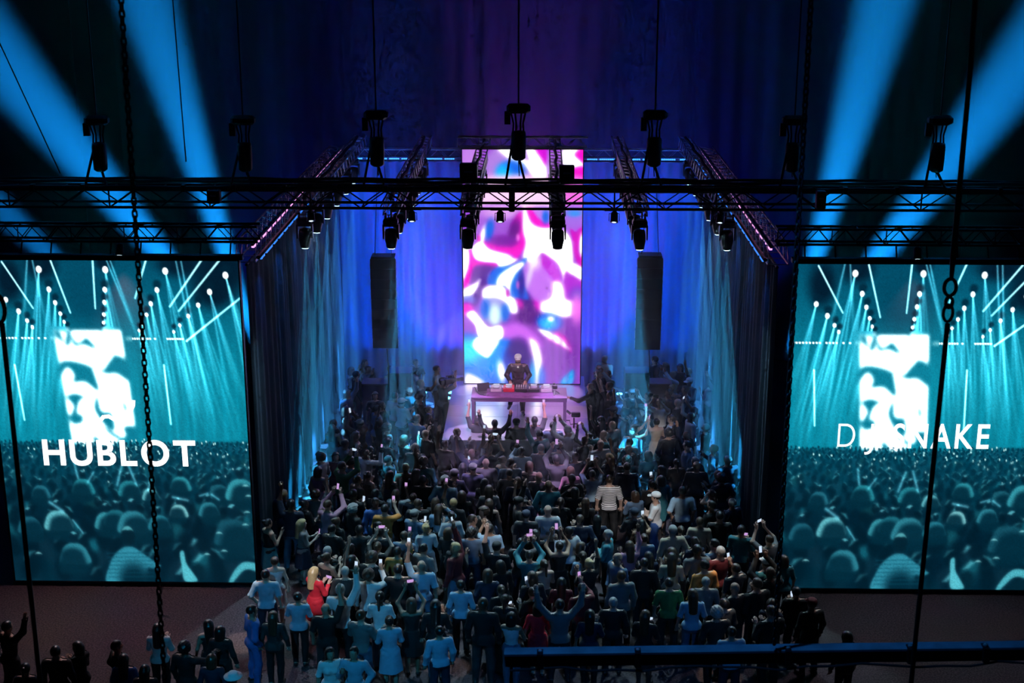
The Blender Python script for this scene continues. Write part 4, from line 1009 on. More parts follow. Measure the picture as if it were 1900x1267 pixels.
def mesh_from(name, V, Q, smooth=True):
    me = bpy.data.meshes.new(name); me.from_pydata(V.tolist(), [], [tuple(int(i) for i in q) for q in Q])
    if smooth: me.polygons.foreach_set('use_smooth', [True] * len(me.polygons))
    me.update(); return me
SKIN0 = mat('skin_mid', (0.42, 0.25, 0.18), 0.55); SHOE = mat('shoe_black', (0.012, 0.012, 0.013), 0.45)
def vnorm(V, Q):
    N = np.zeros_like(V); n = np.cross(V[Q[:, 2]] - V[Q[:, 0]], V[Q[:, 3]] - V[Q[:, 1]])
    for k in range(4): np.add.at(N, Q[:, k], n)
    return N / np.maximum(np.linalg.norm(N, axis=1, keepdims=True), 1e-9)
def sub(V, Q, N, keepf, off):
    q = Q[keepf]; u, inv = np.unique(q, return_inverse=True)
    return V[u] + N[u] * off, inv.reshape(q.shape)
def finish(t, nm):
    V, Q, vr = t['V'], t['Q'], t['vreg']; N = vnorm(V, Q)
    fr = vr[Q]                                                    # region of each corner
    mb = MB(); mb.v = V.tolist(); mb.f = [tuple(q) for q in Q.tolist()]; n0 = len(mb.f)
    for wr, hd, s in t['hands']: finger_geo(mb, wr, hd, s)
    # ears and nose
    for s in (-1, 1): mb.lathe([(.004, -.03), (.018, -.02), (.02, .008), (.012, .028), (.003, .032)], (s * .079, -.005, 1.64), 6, sx=.45)
    mb.add([(-.014, .085, 1.632), (.014, .085, 1.632), (0, .118, 1.622), (0, .09, 1.672)], [(0, 2, 3), (2, 1, 3), (0, 1, 2), (0, 3, 1)])
    me = bpy.data.meshes.new(nm + '_body'); me.from_pydata([tuple(v) for v in mb.v], [], mb.f)
    me.polygons.foreach_set('use_smooth', [True] * len(me.polygons))
    me.materials.append(SKIN0); me.materials.append(SHOE)
    mi = np.zeros(len(mb.f), np.int32); mi[:n0][(fr == REG['foot']).sum(1) >= 3] = 1
    me.polygons.foreach_set('material_index', mi); me.update()
    has = lambda rs: np.isin(fr, [REG[r] for r in rs])
    out = dict(body=me, hands=t['hands'], sex=t['sex'])
    zf = V[Q][:, :, 2].mean(1)
    tops = {'tee': has(['torso', 'arm']).sum(1) >= 3, 'long': has(['torso', 'arm', 'fore']).sum(1) >= 3, 'tank': (has(['torso']).sum(1) >= 3) & (zf < 1.41)}
    # tops reach over the hips
    for k in tops: tops[k] = (tops[k] | ((has(['pelvis', 'torso']).sum(1) >= 3) & (zf > .93) & (zf < 1.3))) & (zf < 1.475 if k != 'x' else True) | (has(['arm', 'fore']).sum(1) >= 3) & (k == 'long')
    arms_tee = has(['arm']).sum(1) >= 3
    tops['tee'] |= arms_tee
    for k, kf in tops.items():
        v, q = sub(V, Q, N, kf, .017 if k != 'tank' else .010)
        out[k] = mesh_from(nm + '_' + k, v, q)
    v, q = sub(V, Q, N, has(['pelvis', 'thigh', 'calf']).sum(1) >= 3, .014); out['trousers'] = mesh_from(nm + '_trousers', v, q)
    # a skirt of rings
    for key, zt, zb_, r1 in (('skirt', 1.06, .52, .235), ('gown', 1.06, .12, .30)):
        vs, fs = [], []; nseg = 20; rings = 7
        for j in range(rings + 1):
            t_ = j / rings; z = zt + (zb_ - zt) * t_
            for i in range(nseg):
                a = 2 * math.pi * i / nseg
                rr = (.158 + (r1 - .158) * t_ ** .7) * (1 + .07 * t_ * math.cos(a * 5 + .6))
                vs.append((rr * math.cos(a), -.01 + rr * .85 * math.sin(a), z))
        for j in range(rings):
            for i in range(nseg):
                k = (i + 1) % nseg; fs.append((j * nseg + i, j * nseg + k, (j + 1) * nseg + k, (j + 1) * nseg + i))
        out[key] = mesh_from(nm + '_' + key, np.array(vs), fs)
    return out

T = {}
SPEC = {'stand_m': ('down', 'down', 'm', .04), 'stand_f': ('down', 'down', 'f', 0), 'pocket_m': ('pocket', 'down', 'm', .06), 'hold_m': ('hold', 'hold', 'm', .03), 'hold_f': ('hold', 'hold', 'f', 0),
        'film_m': ('down', 'film', 'm', .04), 'film_f': ('hold', 'film', 'f', 0), 'filmhigh_m': ('filmhigh', 'filmhigh', 'm', .05), 'filmhigh_f': ('filmhigh', 'filmhigh', 'f', 0),
        'up_m': ('down', 'up', 'm', .05), 'up_f': ('drink', 'up', 'f', 0), 'wide_m': ('wide', 'wide', 'm', .06), 'cross_m': ('cross', 'cross', 'm', .05), 'cross_f': ('cross', 'hold', 'f', 0),
        'drink_m': ('pocket', 'drink', 'm', .04), 'drink_f': ('down', 'drink', 'f', 0), 'reach_m': ('down', 'reach', 'm', .05), 'head_f': ('head', 'hold', 'f', 0), 'walk_m': ('pocket', 'down', 'm', 0)}
for nm, (l, r_, sx, stc) in SPEC.items():
    T[nm] = finish(person_template(l, r_, sx, stc, step=nm.startswith('walk')), nm)
T['dj'] = finish(person_template('dj', 'dj', 'm', .03, h=.017, lift=True), 'dj')
T['camera_op'] = finish(person_template('film', 'filmhigh', 'm', .08), 'camera_op')

# hair, caps
def hair_mesh(nm, fn, lo, hi, h=.014):
    lo = np.array(lo, float); hi = np.array(hi, float); n = np.ceil((hi - lo) / h).astype(int) + 2
    G = np.stack(np.meshgrid(*[lo[i] + h * np.arange(n[i]) for i in range(3)], indexing='ij'), -1)
    V, Q = surface_nets(fn(G), lo, h)
    return mesh_from(nm, V, Q)
def sk(P, e=0): return ellp(P, (0, -.008, 1.658), (.087 + e, .108 + e, .112 + e))
def face_cut(P): return np.minimum(P[..., 1] - .035, 1.705 - P[..., 2] + (P[..., 1] - .05) * .5)   # >0 inside the face zone
bx = ((-.16, -.19, 1.46), (.16, .16, 1.82))
HAIR = {
 'short': hair_mesh('hair_short', lambda P: np.maximum(np.maximum(sk(P), face_cut(P)), 1.60 - P[..., 2]), *bx),
 'curly': hair_mesh('hair_curly', lambda P: np.maximum(np.maximum(sk(P, .028) + .008 * np.sin(P[..., 0] * 90) * np.sin(P[..., 2] * 90) , face_cut(P)), 1.58 - P[..., 2]), *bx),
 'long': hair_mesh('hair_long', lambda P: np.minimum(np.maximum(sk(P, .012), face_cut(P)), np.maximum(np.maximum(cap(P, (0, -.05, 1.64), (0, -.095, 1.30), .10, .085), P[..., 1] - .0), 1.28 - P[..., 2])), (-.18, -.24, 1.22), (.18, .16, 1.83)),
 'bob': hair_mesh('hair_bob', lambda P: np.minimum(np.maximum(sk(P, .016), face_cut(P)), np.maximum(np.maximum(cap(P, (0, -.03, 1.64), (0, -.04, 1.52), .105, .10), P[..., 1] - .015), 1.49 - P[..., 2])), (-.18, -.22, 1.42), (.18, .16, 1.83)),
 'bun': hair_mesh('hair_bun', lambda P: np.minimum(np.maximum(np.maximum(sk(P), face_cut(P)), 1.59 - P[..., 2]), ellp(P, (0, -.11, 1.72), (.05, .05, .05))), (-.16, -.22, 1.46), (.16, .16, 1.83)),
 'pony': hair_mesh('hair_pony', lambda P: np.minimum(np.maximum(np.maximum(sk(P), face_cut(P)), 1.59 - P[..., 2]), cap(P, (0, -.11, 1.70), (0, -.155, 1.42), .035, .02)), (-.16, -.25, 1.36), (.16, .16, 1.83)),
}
_c = MB().lathe([(.094, 1.665), (.097, 1.70), (.088, 1.74), (.06, 1.768), (.012, 1.778)], (0, -.008, 0), 14, sy=1.18)
_c.add([(-.075, .085, 1.675), (.075, .085, 1.675), (.06, .17, 1.662), (0, .19, 1.66), (-.06, .17, 1.662), (-.075, .085, 1.687), (.075, .085, 1.687), (.06, .17, 1.672), (0, .19, 1.67), (-.06, .17, 1.672)],
       [(0, 1, 2, 3, 4), (9, 8, 7, 6, 5), (0, 5, 6, 1), (1, 6, 7, 2), (2, 7, 8, 3), (3, 8, 9, 4), (4, 9, 5, 0)])
HAIR['cap'] = _c.mesh('cap_shape', True)
HAIR['hat'] = MB().lathe([(.16, 1.682), (.165, 1.692), (.095, 1.70), (.092, 1.745), (.07, 1.775), (.012, 1.78)], (0, -.008, 0), 16, sy=1.1).mesh('hat_shape', True)
PHONE = MB().bbox((0, 0, 0), (.078, .012, .158), .004).mesh('phone_case'); PHS = MB().box((0, -.0065, 0), (.068, .002, .142)).mesh('phone_screen')
PHM = mat('phone_black', (0.01, 0.01, 0.012), 0.3); PHONE.materials.append(PHM)
PHL = mat('phone_screen_lit', (0.1, 0.1, 0.1), 0.3, emit=(0.65, 0.8, 1.0), estr=0.9, var=0); PHS.materials.append(PHL)
PHP = mat('phone_screen_lilac', (0.1, 0.1, 0.1), 0.3, emit=(0.8, 0.45, 0.95), estr=0.7, var=0)

CLOTH = {'black': (.010, .010, .012), 'charcoal': (.03, .03, .034), 'navy': (.014, .022, .05), 'grey': (.16, .165, .17), 'white': (.72, .73, .74), 'light blue': (.30, .46, .60), 'blue': (.05, .14, .42), 'beige': (.48, .38, .28),
         'red': (.62, .012, .03), 'green': (.03, .16, .045), 'brown': (.10, .055, .03), 'pink': (.55, .25, .34), 'orange': (.60, .22, .05), 'denim': (.09, .15, .24), 'dark red': (.12, .008, .014), 'teal': (.03, .20, .24), 'silver': (.45, .46, .48)}
CM = {k: mat('cloth_' + k.replace(' ', '_'), v, 0.8, var=0.2, scale=14) for k, v in CLOTH.items()}
HAIRC = {'dark': (.008, .006, .006), 'brown': (.05, .025, .014), 'blonde': (.50, .33, .16), 'grey': (.32, .31, .30), 'black': (.005, .005, .006)}
HM = {k: mat('hair_' + k, v, 0.36, var=0.3, scale=30, spec=0.7) for k, v in HAIRC.items()}
SK = [mat('skin_fair', (.55, .36, .28), .55), mat('skin_mid', (.42, .25, .18), .55), mat('skin_tan', (.30, .16, .10), .55), mat('skin_deep', (.10, .05, .035), .5)]
m = bpy.data.materials.new('cloth_striped'); m.use_nodes = True; nt = m.node_tree
tc = nt.nodes.new('ShaderNodeTexCoord'); sp_ = nt.nodes.new('ShaderNodeSeparateXYZ'); mu = nt.nodes.new('ShaderNodeMath'); mu.operation = 'MULTIPLY'; mu.inputs[1].default_value = 26
fr_ = nt.nodes.new('ShaderNodeMath'); fr_.operation = 'FRACT'; gt = nt.nodes.new('ShaderNodeMath'); gt.operation = 'GREATER_THAN'; gt.inputs[1].default_value = .58
mx = nt.nodes.new('ShaderNodeMix'); mx.data_type = 'RGBA'; mx.inputs[6].default_value = (.75, .76, .77, 1); mx.inputs[7].default_value = (.01, .01, .012, 1)
nt.links.new(tc.outputs['Object'], sp_.inputs[0]); nt.links.new(sp_.outputs['Z'], mu.inputs[0]); nt.links.new(mu.outputs[0], fr_.inputs[0]); nt.links.new(fr_.outputs[0], gt.inputs[0]); nt.links.new(gt.outputs[0], mx.inputs[0]); nt.links.new(mx.outputs[2], nt.nodes['Principled BSDF'].inputs['Base Color'])
CM['striped'] = m

PEOPLE = []; PHONES = []
def person(pose, loc, face, top, topk, bottom, botk, hair, hairc, skin, height=1.75, mirror=False, phone=None, z=0.0):
    """face: heading in degrees, 0 = towards the stage (+Y), positive = turned to its left"""
    t = T[pose]; r = empty('person', (loc[0], loc[1], z)); s = height / 1.765
    r.rotation_euler = (0, 0, R(face)); wd = s * 1.10; r.scale = (-wd if mirror else wd, wd, s)
    b = bpy.data.objects.new('body', t['body']); COL.objects.link(b); b.parent = r
    b.material_slots[0].link = 'OBJECT'; b.material_slots[0].material = SK[skin]
    def part(nm, me, mt):
        if len(me.materials) == 0: me.materials.append(mt)
        o = bpy.data.objects.new(nm, me); COL.objects.link(o); o.parent = r
        o.material_slots[0].link = 'OBJECT'; o.material_slots[0].material = mt
        return o
    part('jacket' if topk == 'long' else 'shirt', t[topk], CM[top])
    part({'trousers': 'trousers', 'skirt': 'skirt', 'gown': 'dress_skirt'}[botk], t[botk], CM[bottom])
    if hair in ('cap', 'hat'):
        part('hair', HAIR['short'], HM['dark']); part(hair, HAIR[hair], CM[hairc])
    elif hair != 'bald': part('hair', HAIR[hair], HM[hairc])
    if phone:
        wr, hd, sd = t['hands'][1 if phone != 'left' else 0]
        two = abs(t['hands'][0][0].z - t['hands'][1][0].z) < .05 and phone == 'both'
        p = Vector(wr) + Vector(hd) * .13 + Vector((0, .03, .02))
        if two: p.x = 0
        M = Matrix.Translation(r.location) @ Matrix.Rotation(R(face), 4, 'Z') @ Matrix.Diagonal((-wd if mirror else wd, wd, s, 1))
        wp = M @ p
        ph = empty('phone', wp); ph.rotation_euler = (R(-12), R(90) if two and random.random() < .5 else 0, R(face))
        obj('case', PHONE, None, ph); sc_ = obj('screen', PHS, None, ph)
        if random.random() < .35: sc_.material_slots[0].link = 'OBJECT'; sc_.material_slots[0].material = PHP
        PHONES.append((ph, r))
    PEOPLE.append(dict(o=r, pose=pose, top=top, topk=topk, bottom=bottom, botk=botk, hair=hair, hairc=hairc, face=face, h=height, label=None))
    return r

# ------------------------------------------------------------------ the performer, the table and the gear
YD = at_z(961, 768, SZ).y; XD = at_z(961, 768, SZ).x
dj = person('dj', (XD, YD), 180, 'charcoal', 'long', 'black', 'trousers', 'cap', 'white', 1, 1.84, z=SZ)
PEOPLE[-1]['label'] = 'performer in pale cap, dark glasses and shiny black jacket playing behind the stage table'
leather = mat('black_leather', (.008, .007, .010), .25, var=.3, scale=9, spec=.8)
for c in dj.children:
    if c.name.startswith('jacket'): c.material_slots[0].material = leather
MB().bbox((-.038, .096, 1.655), (.062, .03, .036), .008).bbox((.038, .096, 1.655), (.062, .03, .036), .008).box((0, .1, 1.66), (.03, .012, .01)).build('sunglasses', PLASTIC, dj)
MB().bbox((0, .088, 1.592), (.05, .02, .012), .004).build('mouth', mat('lips', (.3, .08, .07), .5), dj)
MB().lathe([(.05, 1.535), (.075, 1.545), (.07, 1.575), (.058, 1.59)], (0, .03, 0), 10, sy=.85).build('beard', HM['black'], dj)
TZ = 0.98
tl = at_z(874, 737, SZ + TZ); tr = at_z(1052, 737, SZ + TZ)
TW = tr.x - tl.x; TY0 = tl.y; TD_ = 0.95; TXC = (tl.x + tr.x) / 2
tb = empty('stage_table', (TXC, TY0, SZ)); tag(tb, 'long dark violet table on four legs at the centre of the stage', 'table')
TM = mat('violet_table', (.16, .07, .20), .4)
MB().bbox((0, TD_ / 2, TZ - .03), (TW, TD_, .05), .008).build('table_top', TM, tb)
MB().bbox((0, .03, TZ - .085), (TW, .05, .10), .008).build('front_apron', TM, tb)
MB().bbox((0, TD_ - .03, TZ - .085), (TW, .05, .10), .008).build('back_apron', TM, tb)
for sx in (-1, 1):
    for y in (.04, TD_ - .04): MB().bbox((sx * (TW / 2 - .05), y, (TZ - .06) / 2), (.075, .075, TZ - .06), .006).build('leg', TM, tb)
zt = SZ + TZ
def gear(nm, px, py, label, cat, dy=0.5):
    p = at_z(px, py, zt); r = empty(nm, (p.x, min(max(p.y, TY0 + .12), TY0 + TD_ - .1), zt - .004)); tag(r, label, cat); return r
cl = empty('gear_riser', (TXC + .02, TY0 + .42, zt - .004)); tag(cl, 'low cloth-covered riser under the players on the table', 'riser')
n = 40; vs = []; fs = []
for j in range(5):
    for i in range(n + 1):
        x = -.95 + 1.9 * i / n
        y, z = [(-.30, .0), (-.28, .05), (-.2, .08), (.22, .08), (.26, .0)][j]
        if j in (0, 1): y += .02 * math.sin(i * 1.3); z += 0 if j == 0 else .01 * math.sin(i * .9)
        vs.append((x, y, z))
for j in range(4):
    for i in range(n): fs.append((j * (n + 1) + i, j * (n + 1) + i + 1, (j + 1) * (n + 1) + i + 1, (j + 1) * (n + 1) + i))
mb = MB(); mb.v = vs; mb.f = fs; mb.build('cloth', mat('violet_cloth', (.10, .04, .13), .8), cl, True)
MB().box((0, .0, .035), (1.84, .44, .07)).build('plinth', BLACK, cl)
rz = zt + .078
def player(x, label, m):
    r = empty('media_player', (TXC + x, TY0 + .44, rz)); tag(r, label, 'player', 'players on the riser')
    MB().bbox((0, 0, .05), (.32, .40, .10), .012).build('casing', m, r)
    MB().lathe([(.10, .10), (.10, .118), (.03, .12)], (0, -.05, 0), 20).build('jog_wheel', ALU, r)
    MB().box((0, .13, .118), (.18, .11, .02)).build('display', mat('player_display', (.1, .1, .1), .2, emit=(.7, .8, 1), estr=0.5, var=0), r)
    for i in range(3): MB().lathe([(.016, .10), (.016, .112), (.004, .113)], (-.13 + i * .0, -.15 + i * .07, 0), 8).build('button', mat('button_white', (.7, .7, .7), .4), r)
    return r
player(-.30, 'red player on the riser left of the mixer', mat('red_casing', (.55, .02, .05), .35))
player(.42, 'dark player on the riser right of the mixer', PLASTIC)
player(-.66, 'pale flat player at the left end of the riser', mat('pale_casing', (.6, .6, .62), .4))
player(.78, 'small pale player at the right end of the riser', mat('pale_casing', (.6, .6, .62), .4))
mx_ = empty('dj_mixer', (TXC + .06, TY0 + .44, rz)); tag(mx_, 'black mixer with rows of pale knobs between the players', 'mixer')
MB().bbox((0, 0, .05), (.34, .40, .10), .012).build('casing', PLASTIC, mx_)
kn = MB().lathe([(.013, .10), (.012, .128), (.003, .13)], n=8).mesh('knob'); kn.materials.append(mat('knob_white', (.75, .75, .78), .4))
for i in range(5):
    for j in range(4): obj('knob', kn, None, mx_, (-.13 + i * .065, -.03 + j * .05, 0))
    MB().box((-.13 + i * .065, -.14, .108), (.018, .03, .016)).build('fader', ALU, mx_)
lp = empty('laptop', (TXC - .98, TY0 + .40, zt - .004), R(200)); tag(lp, 'dark open laptop at the left of the gear', 'laptop')
MB().bbox((0, 0, .012), (.36, .25, .022), .006).build('keyboard_base', PLASTIC, lp)
MB().add([(-.18, -.12, .02), (.18, -.12, .02), (.18, -.20, .24), (-.18, -.20, .24), (-.18, -.132, .02), (.18, -.132, .02), (.18, -.212, .24), (-.18, -.212, .24)], [(0, 1, 2, 3), (7, 6, 5, 4), (0, 4, 5, 1), (1, 5, 6, 2), (2, 6, 7, 3), (3, 7, 4, 0)]).build('lid', PLASTIC, lp)
wr_ = empty('cable', (TXC - 1.25, TY0 + .3, zt)); tag(wr_, 'black cable drooping over the left end of the table', 'cable')
MB().tube([(-.05, .5, .04), (.02, .2, .02), (.12, -.05, .02), (.26, -.16, .02), (.42, -.14, .03)], .014, 6).build('strand', RUBBER, wr_)
cm = empty('tabletop_camera', (TXC + 1.02, TY0 + .34, zt - .004)); tag(cm, 'small dark camera on a white tripod at the right end of the table', 'camera')
for a in range(3): MB().tube([(0, 0, .12), (.14 * math.cos(a * 2.1 + .4), .14 * math.sin(a * 2.1 + .4), .01)], .014, 5).build('tripod_leg', mat('tripod_white', (.8, .8, .82), .4), cm)
MB().bbox((0, 0, .22), (.15, .11, .12), .02).build('camera_body', PLASTIC, cm); MB().lathe([(.045, 0), (.05, .10), (.03, .11)], (0, -.05, .22), 10, 'y').build('lens', PLASTIC, cm); MB().bbox((-.02, 0, .31), (.06, .05, .06), .01).build('microphone', PLASTIC, cm)

# equipment left and right of the stage
for s, nm, px, Y in ((-1, 'left', 743, 40.6), (1, 'right', 1181, 40.6)):
    top = at_y(px, 686, Y); r = empty('subwoofer', (top.x, Y, 0)); tag(r, 'dark stacked loudspeaker box beside the stage on the %s' % nm, 'loudspeaker')
    h = top.z
    MB().bbox((0, 0, h * .26), (.72, .7, h * .5), .02).build('lower_cabinet', mat('speaker_paint', (.02, .02, .025), .4), r)
    MB().bbox((0, 0, h * .76), (.72, .7, h * .48), .02).build('upper_cabinet', mat('speaker_paint', (.02, .02, .025), .4), r)
    for q in (.26, .76): MB().box((0, -.355, h * q), (.62, .012, h * .4)).build('grille', mat('speaker_grille', (.03, .03, .035), .6), r)
for s, nm, (x0, x1), yt in ((-1, 'left', (672, 722), 706), (1, 'right', (1200, 1246), 706)):
    Y = 40.9; a = at_y(x0, yt, Y); b_ = at_y(x1, yt, Y)
    r = empty('side_table', ((a.x + b_.x) / 2, Y, 0)); tag(r, 'dim cloth-covered table among the guests %s of the stage' % nm, 'table')
    MB().bbox((0, 0, a.z - .03), (b_.x - a.x, .6, .05), .01).build('table_top', mat('plum_cloth', (.14, .07, .11), .7), r)
    MB().box((0, 0, (a.z - .05) / 2), (b_.x - a.x - .06, .54, a.z - .05)).build('table_cloth', mat('plum_cloth', (.14, .07, .11), .7), r)

# camera operator with shoulder rig, left of the stage
def px_person(px, py, h, z=0.0):
    p = at_z(px, py, h * .99 + z); return (p.x, p.y)
co = px_person(822, 702, 1.82)
op = person('camera_op', co, -60, 'grey', 'tee', 'charcoal', 'trousers', 'cap', 'black', 1, 1.82)
PEOPLE[-1]['label'] = 'camera operator in grey t-shirt shouldering a video camera left of the stage'
def vcam(loc, rz, label):
    r = empty('video_camera', loc, rz); tag(r, label, 'camera')
    MB().bbox((0, 0, 0), (.15, .40, .17), .02).build('camera_body', PLASTIC, r)
    MB().lathe([(.05, .0), (.055, .16), (.07, .18), (.07, .24), (.03, .245)], (0, .2, 0), 12, 'y').build('lens', PLASTIC, r)
    MB().bbox((0, -.26, 0), (.12, .12, .15), .015).build('battery', PLASTIC, r)
    MB().tube([(0, -.12, .08), (0, -.12, .17), (0, .12, .17), (0, .12, .08)], .016, 6).build('handle', PLASTIC, r)
    MB().bbox((-.14, .08, .08), (.06, .14, .10), .01).build('viewfinder', PLASTIC, r)
    MB().tube([(0, .1, .17), (0, .16, .26), (0, .1, .32)], .008, 5).build('antenna', ALU, r)
    return r
hd_ = op.matrix_basis @ Vector((.17, .12, 1.70))
vcam(hd_, R(-60), 'black video camera on the shoulder of the operator left of the stage')
q = px_person(1096, 712, 1.8)
person('reach_m', q, 70, 'black', 'long', 'black', 'trousers', 'short', 'brown', 0, 1.8, mirror=True)
PEOPLE[-1]['label'] = 'stagehand in black reaching an arm towards the right end of the table'
# gimbal and jib gear by the right table leg
g = at_z(1065, 772, 1.55); r = empty('camera_jib', (g.x, g.y, 0)); tag(r, 'thin black camera jib with handles beside the right leg of the table', 'jib')
MB().tube([(0, 0, 0), (0, 0, 1.5)], .025, 6).build('post', BLACK, r)
for a in range(3): MB().tube([(0, 0, .6), (.4 * math.cos(a * 2.1), .4 * math.sin(a * 2.1), .01)], .018, 5).build('leg', BLACK, r)
MB().tube([(-.35, 0, 1.42), (-.12, 0, 1.42), (-.1, 0, 1.3), (.2, 0, 1.34)], .018, 5).build('handle_bar', BLACK, r)
MB().bbox((.05, 0, 1.60), (.26, .12, .14), .02).build('camera_body', PLASTIC, r); MB().tube([(-.1, 0, 1.62), (-.22, 0, 1.72)], .04, 6).build('monitor_arm', PLASTIC, r)

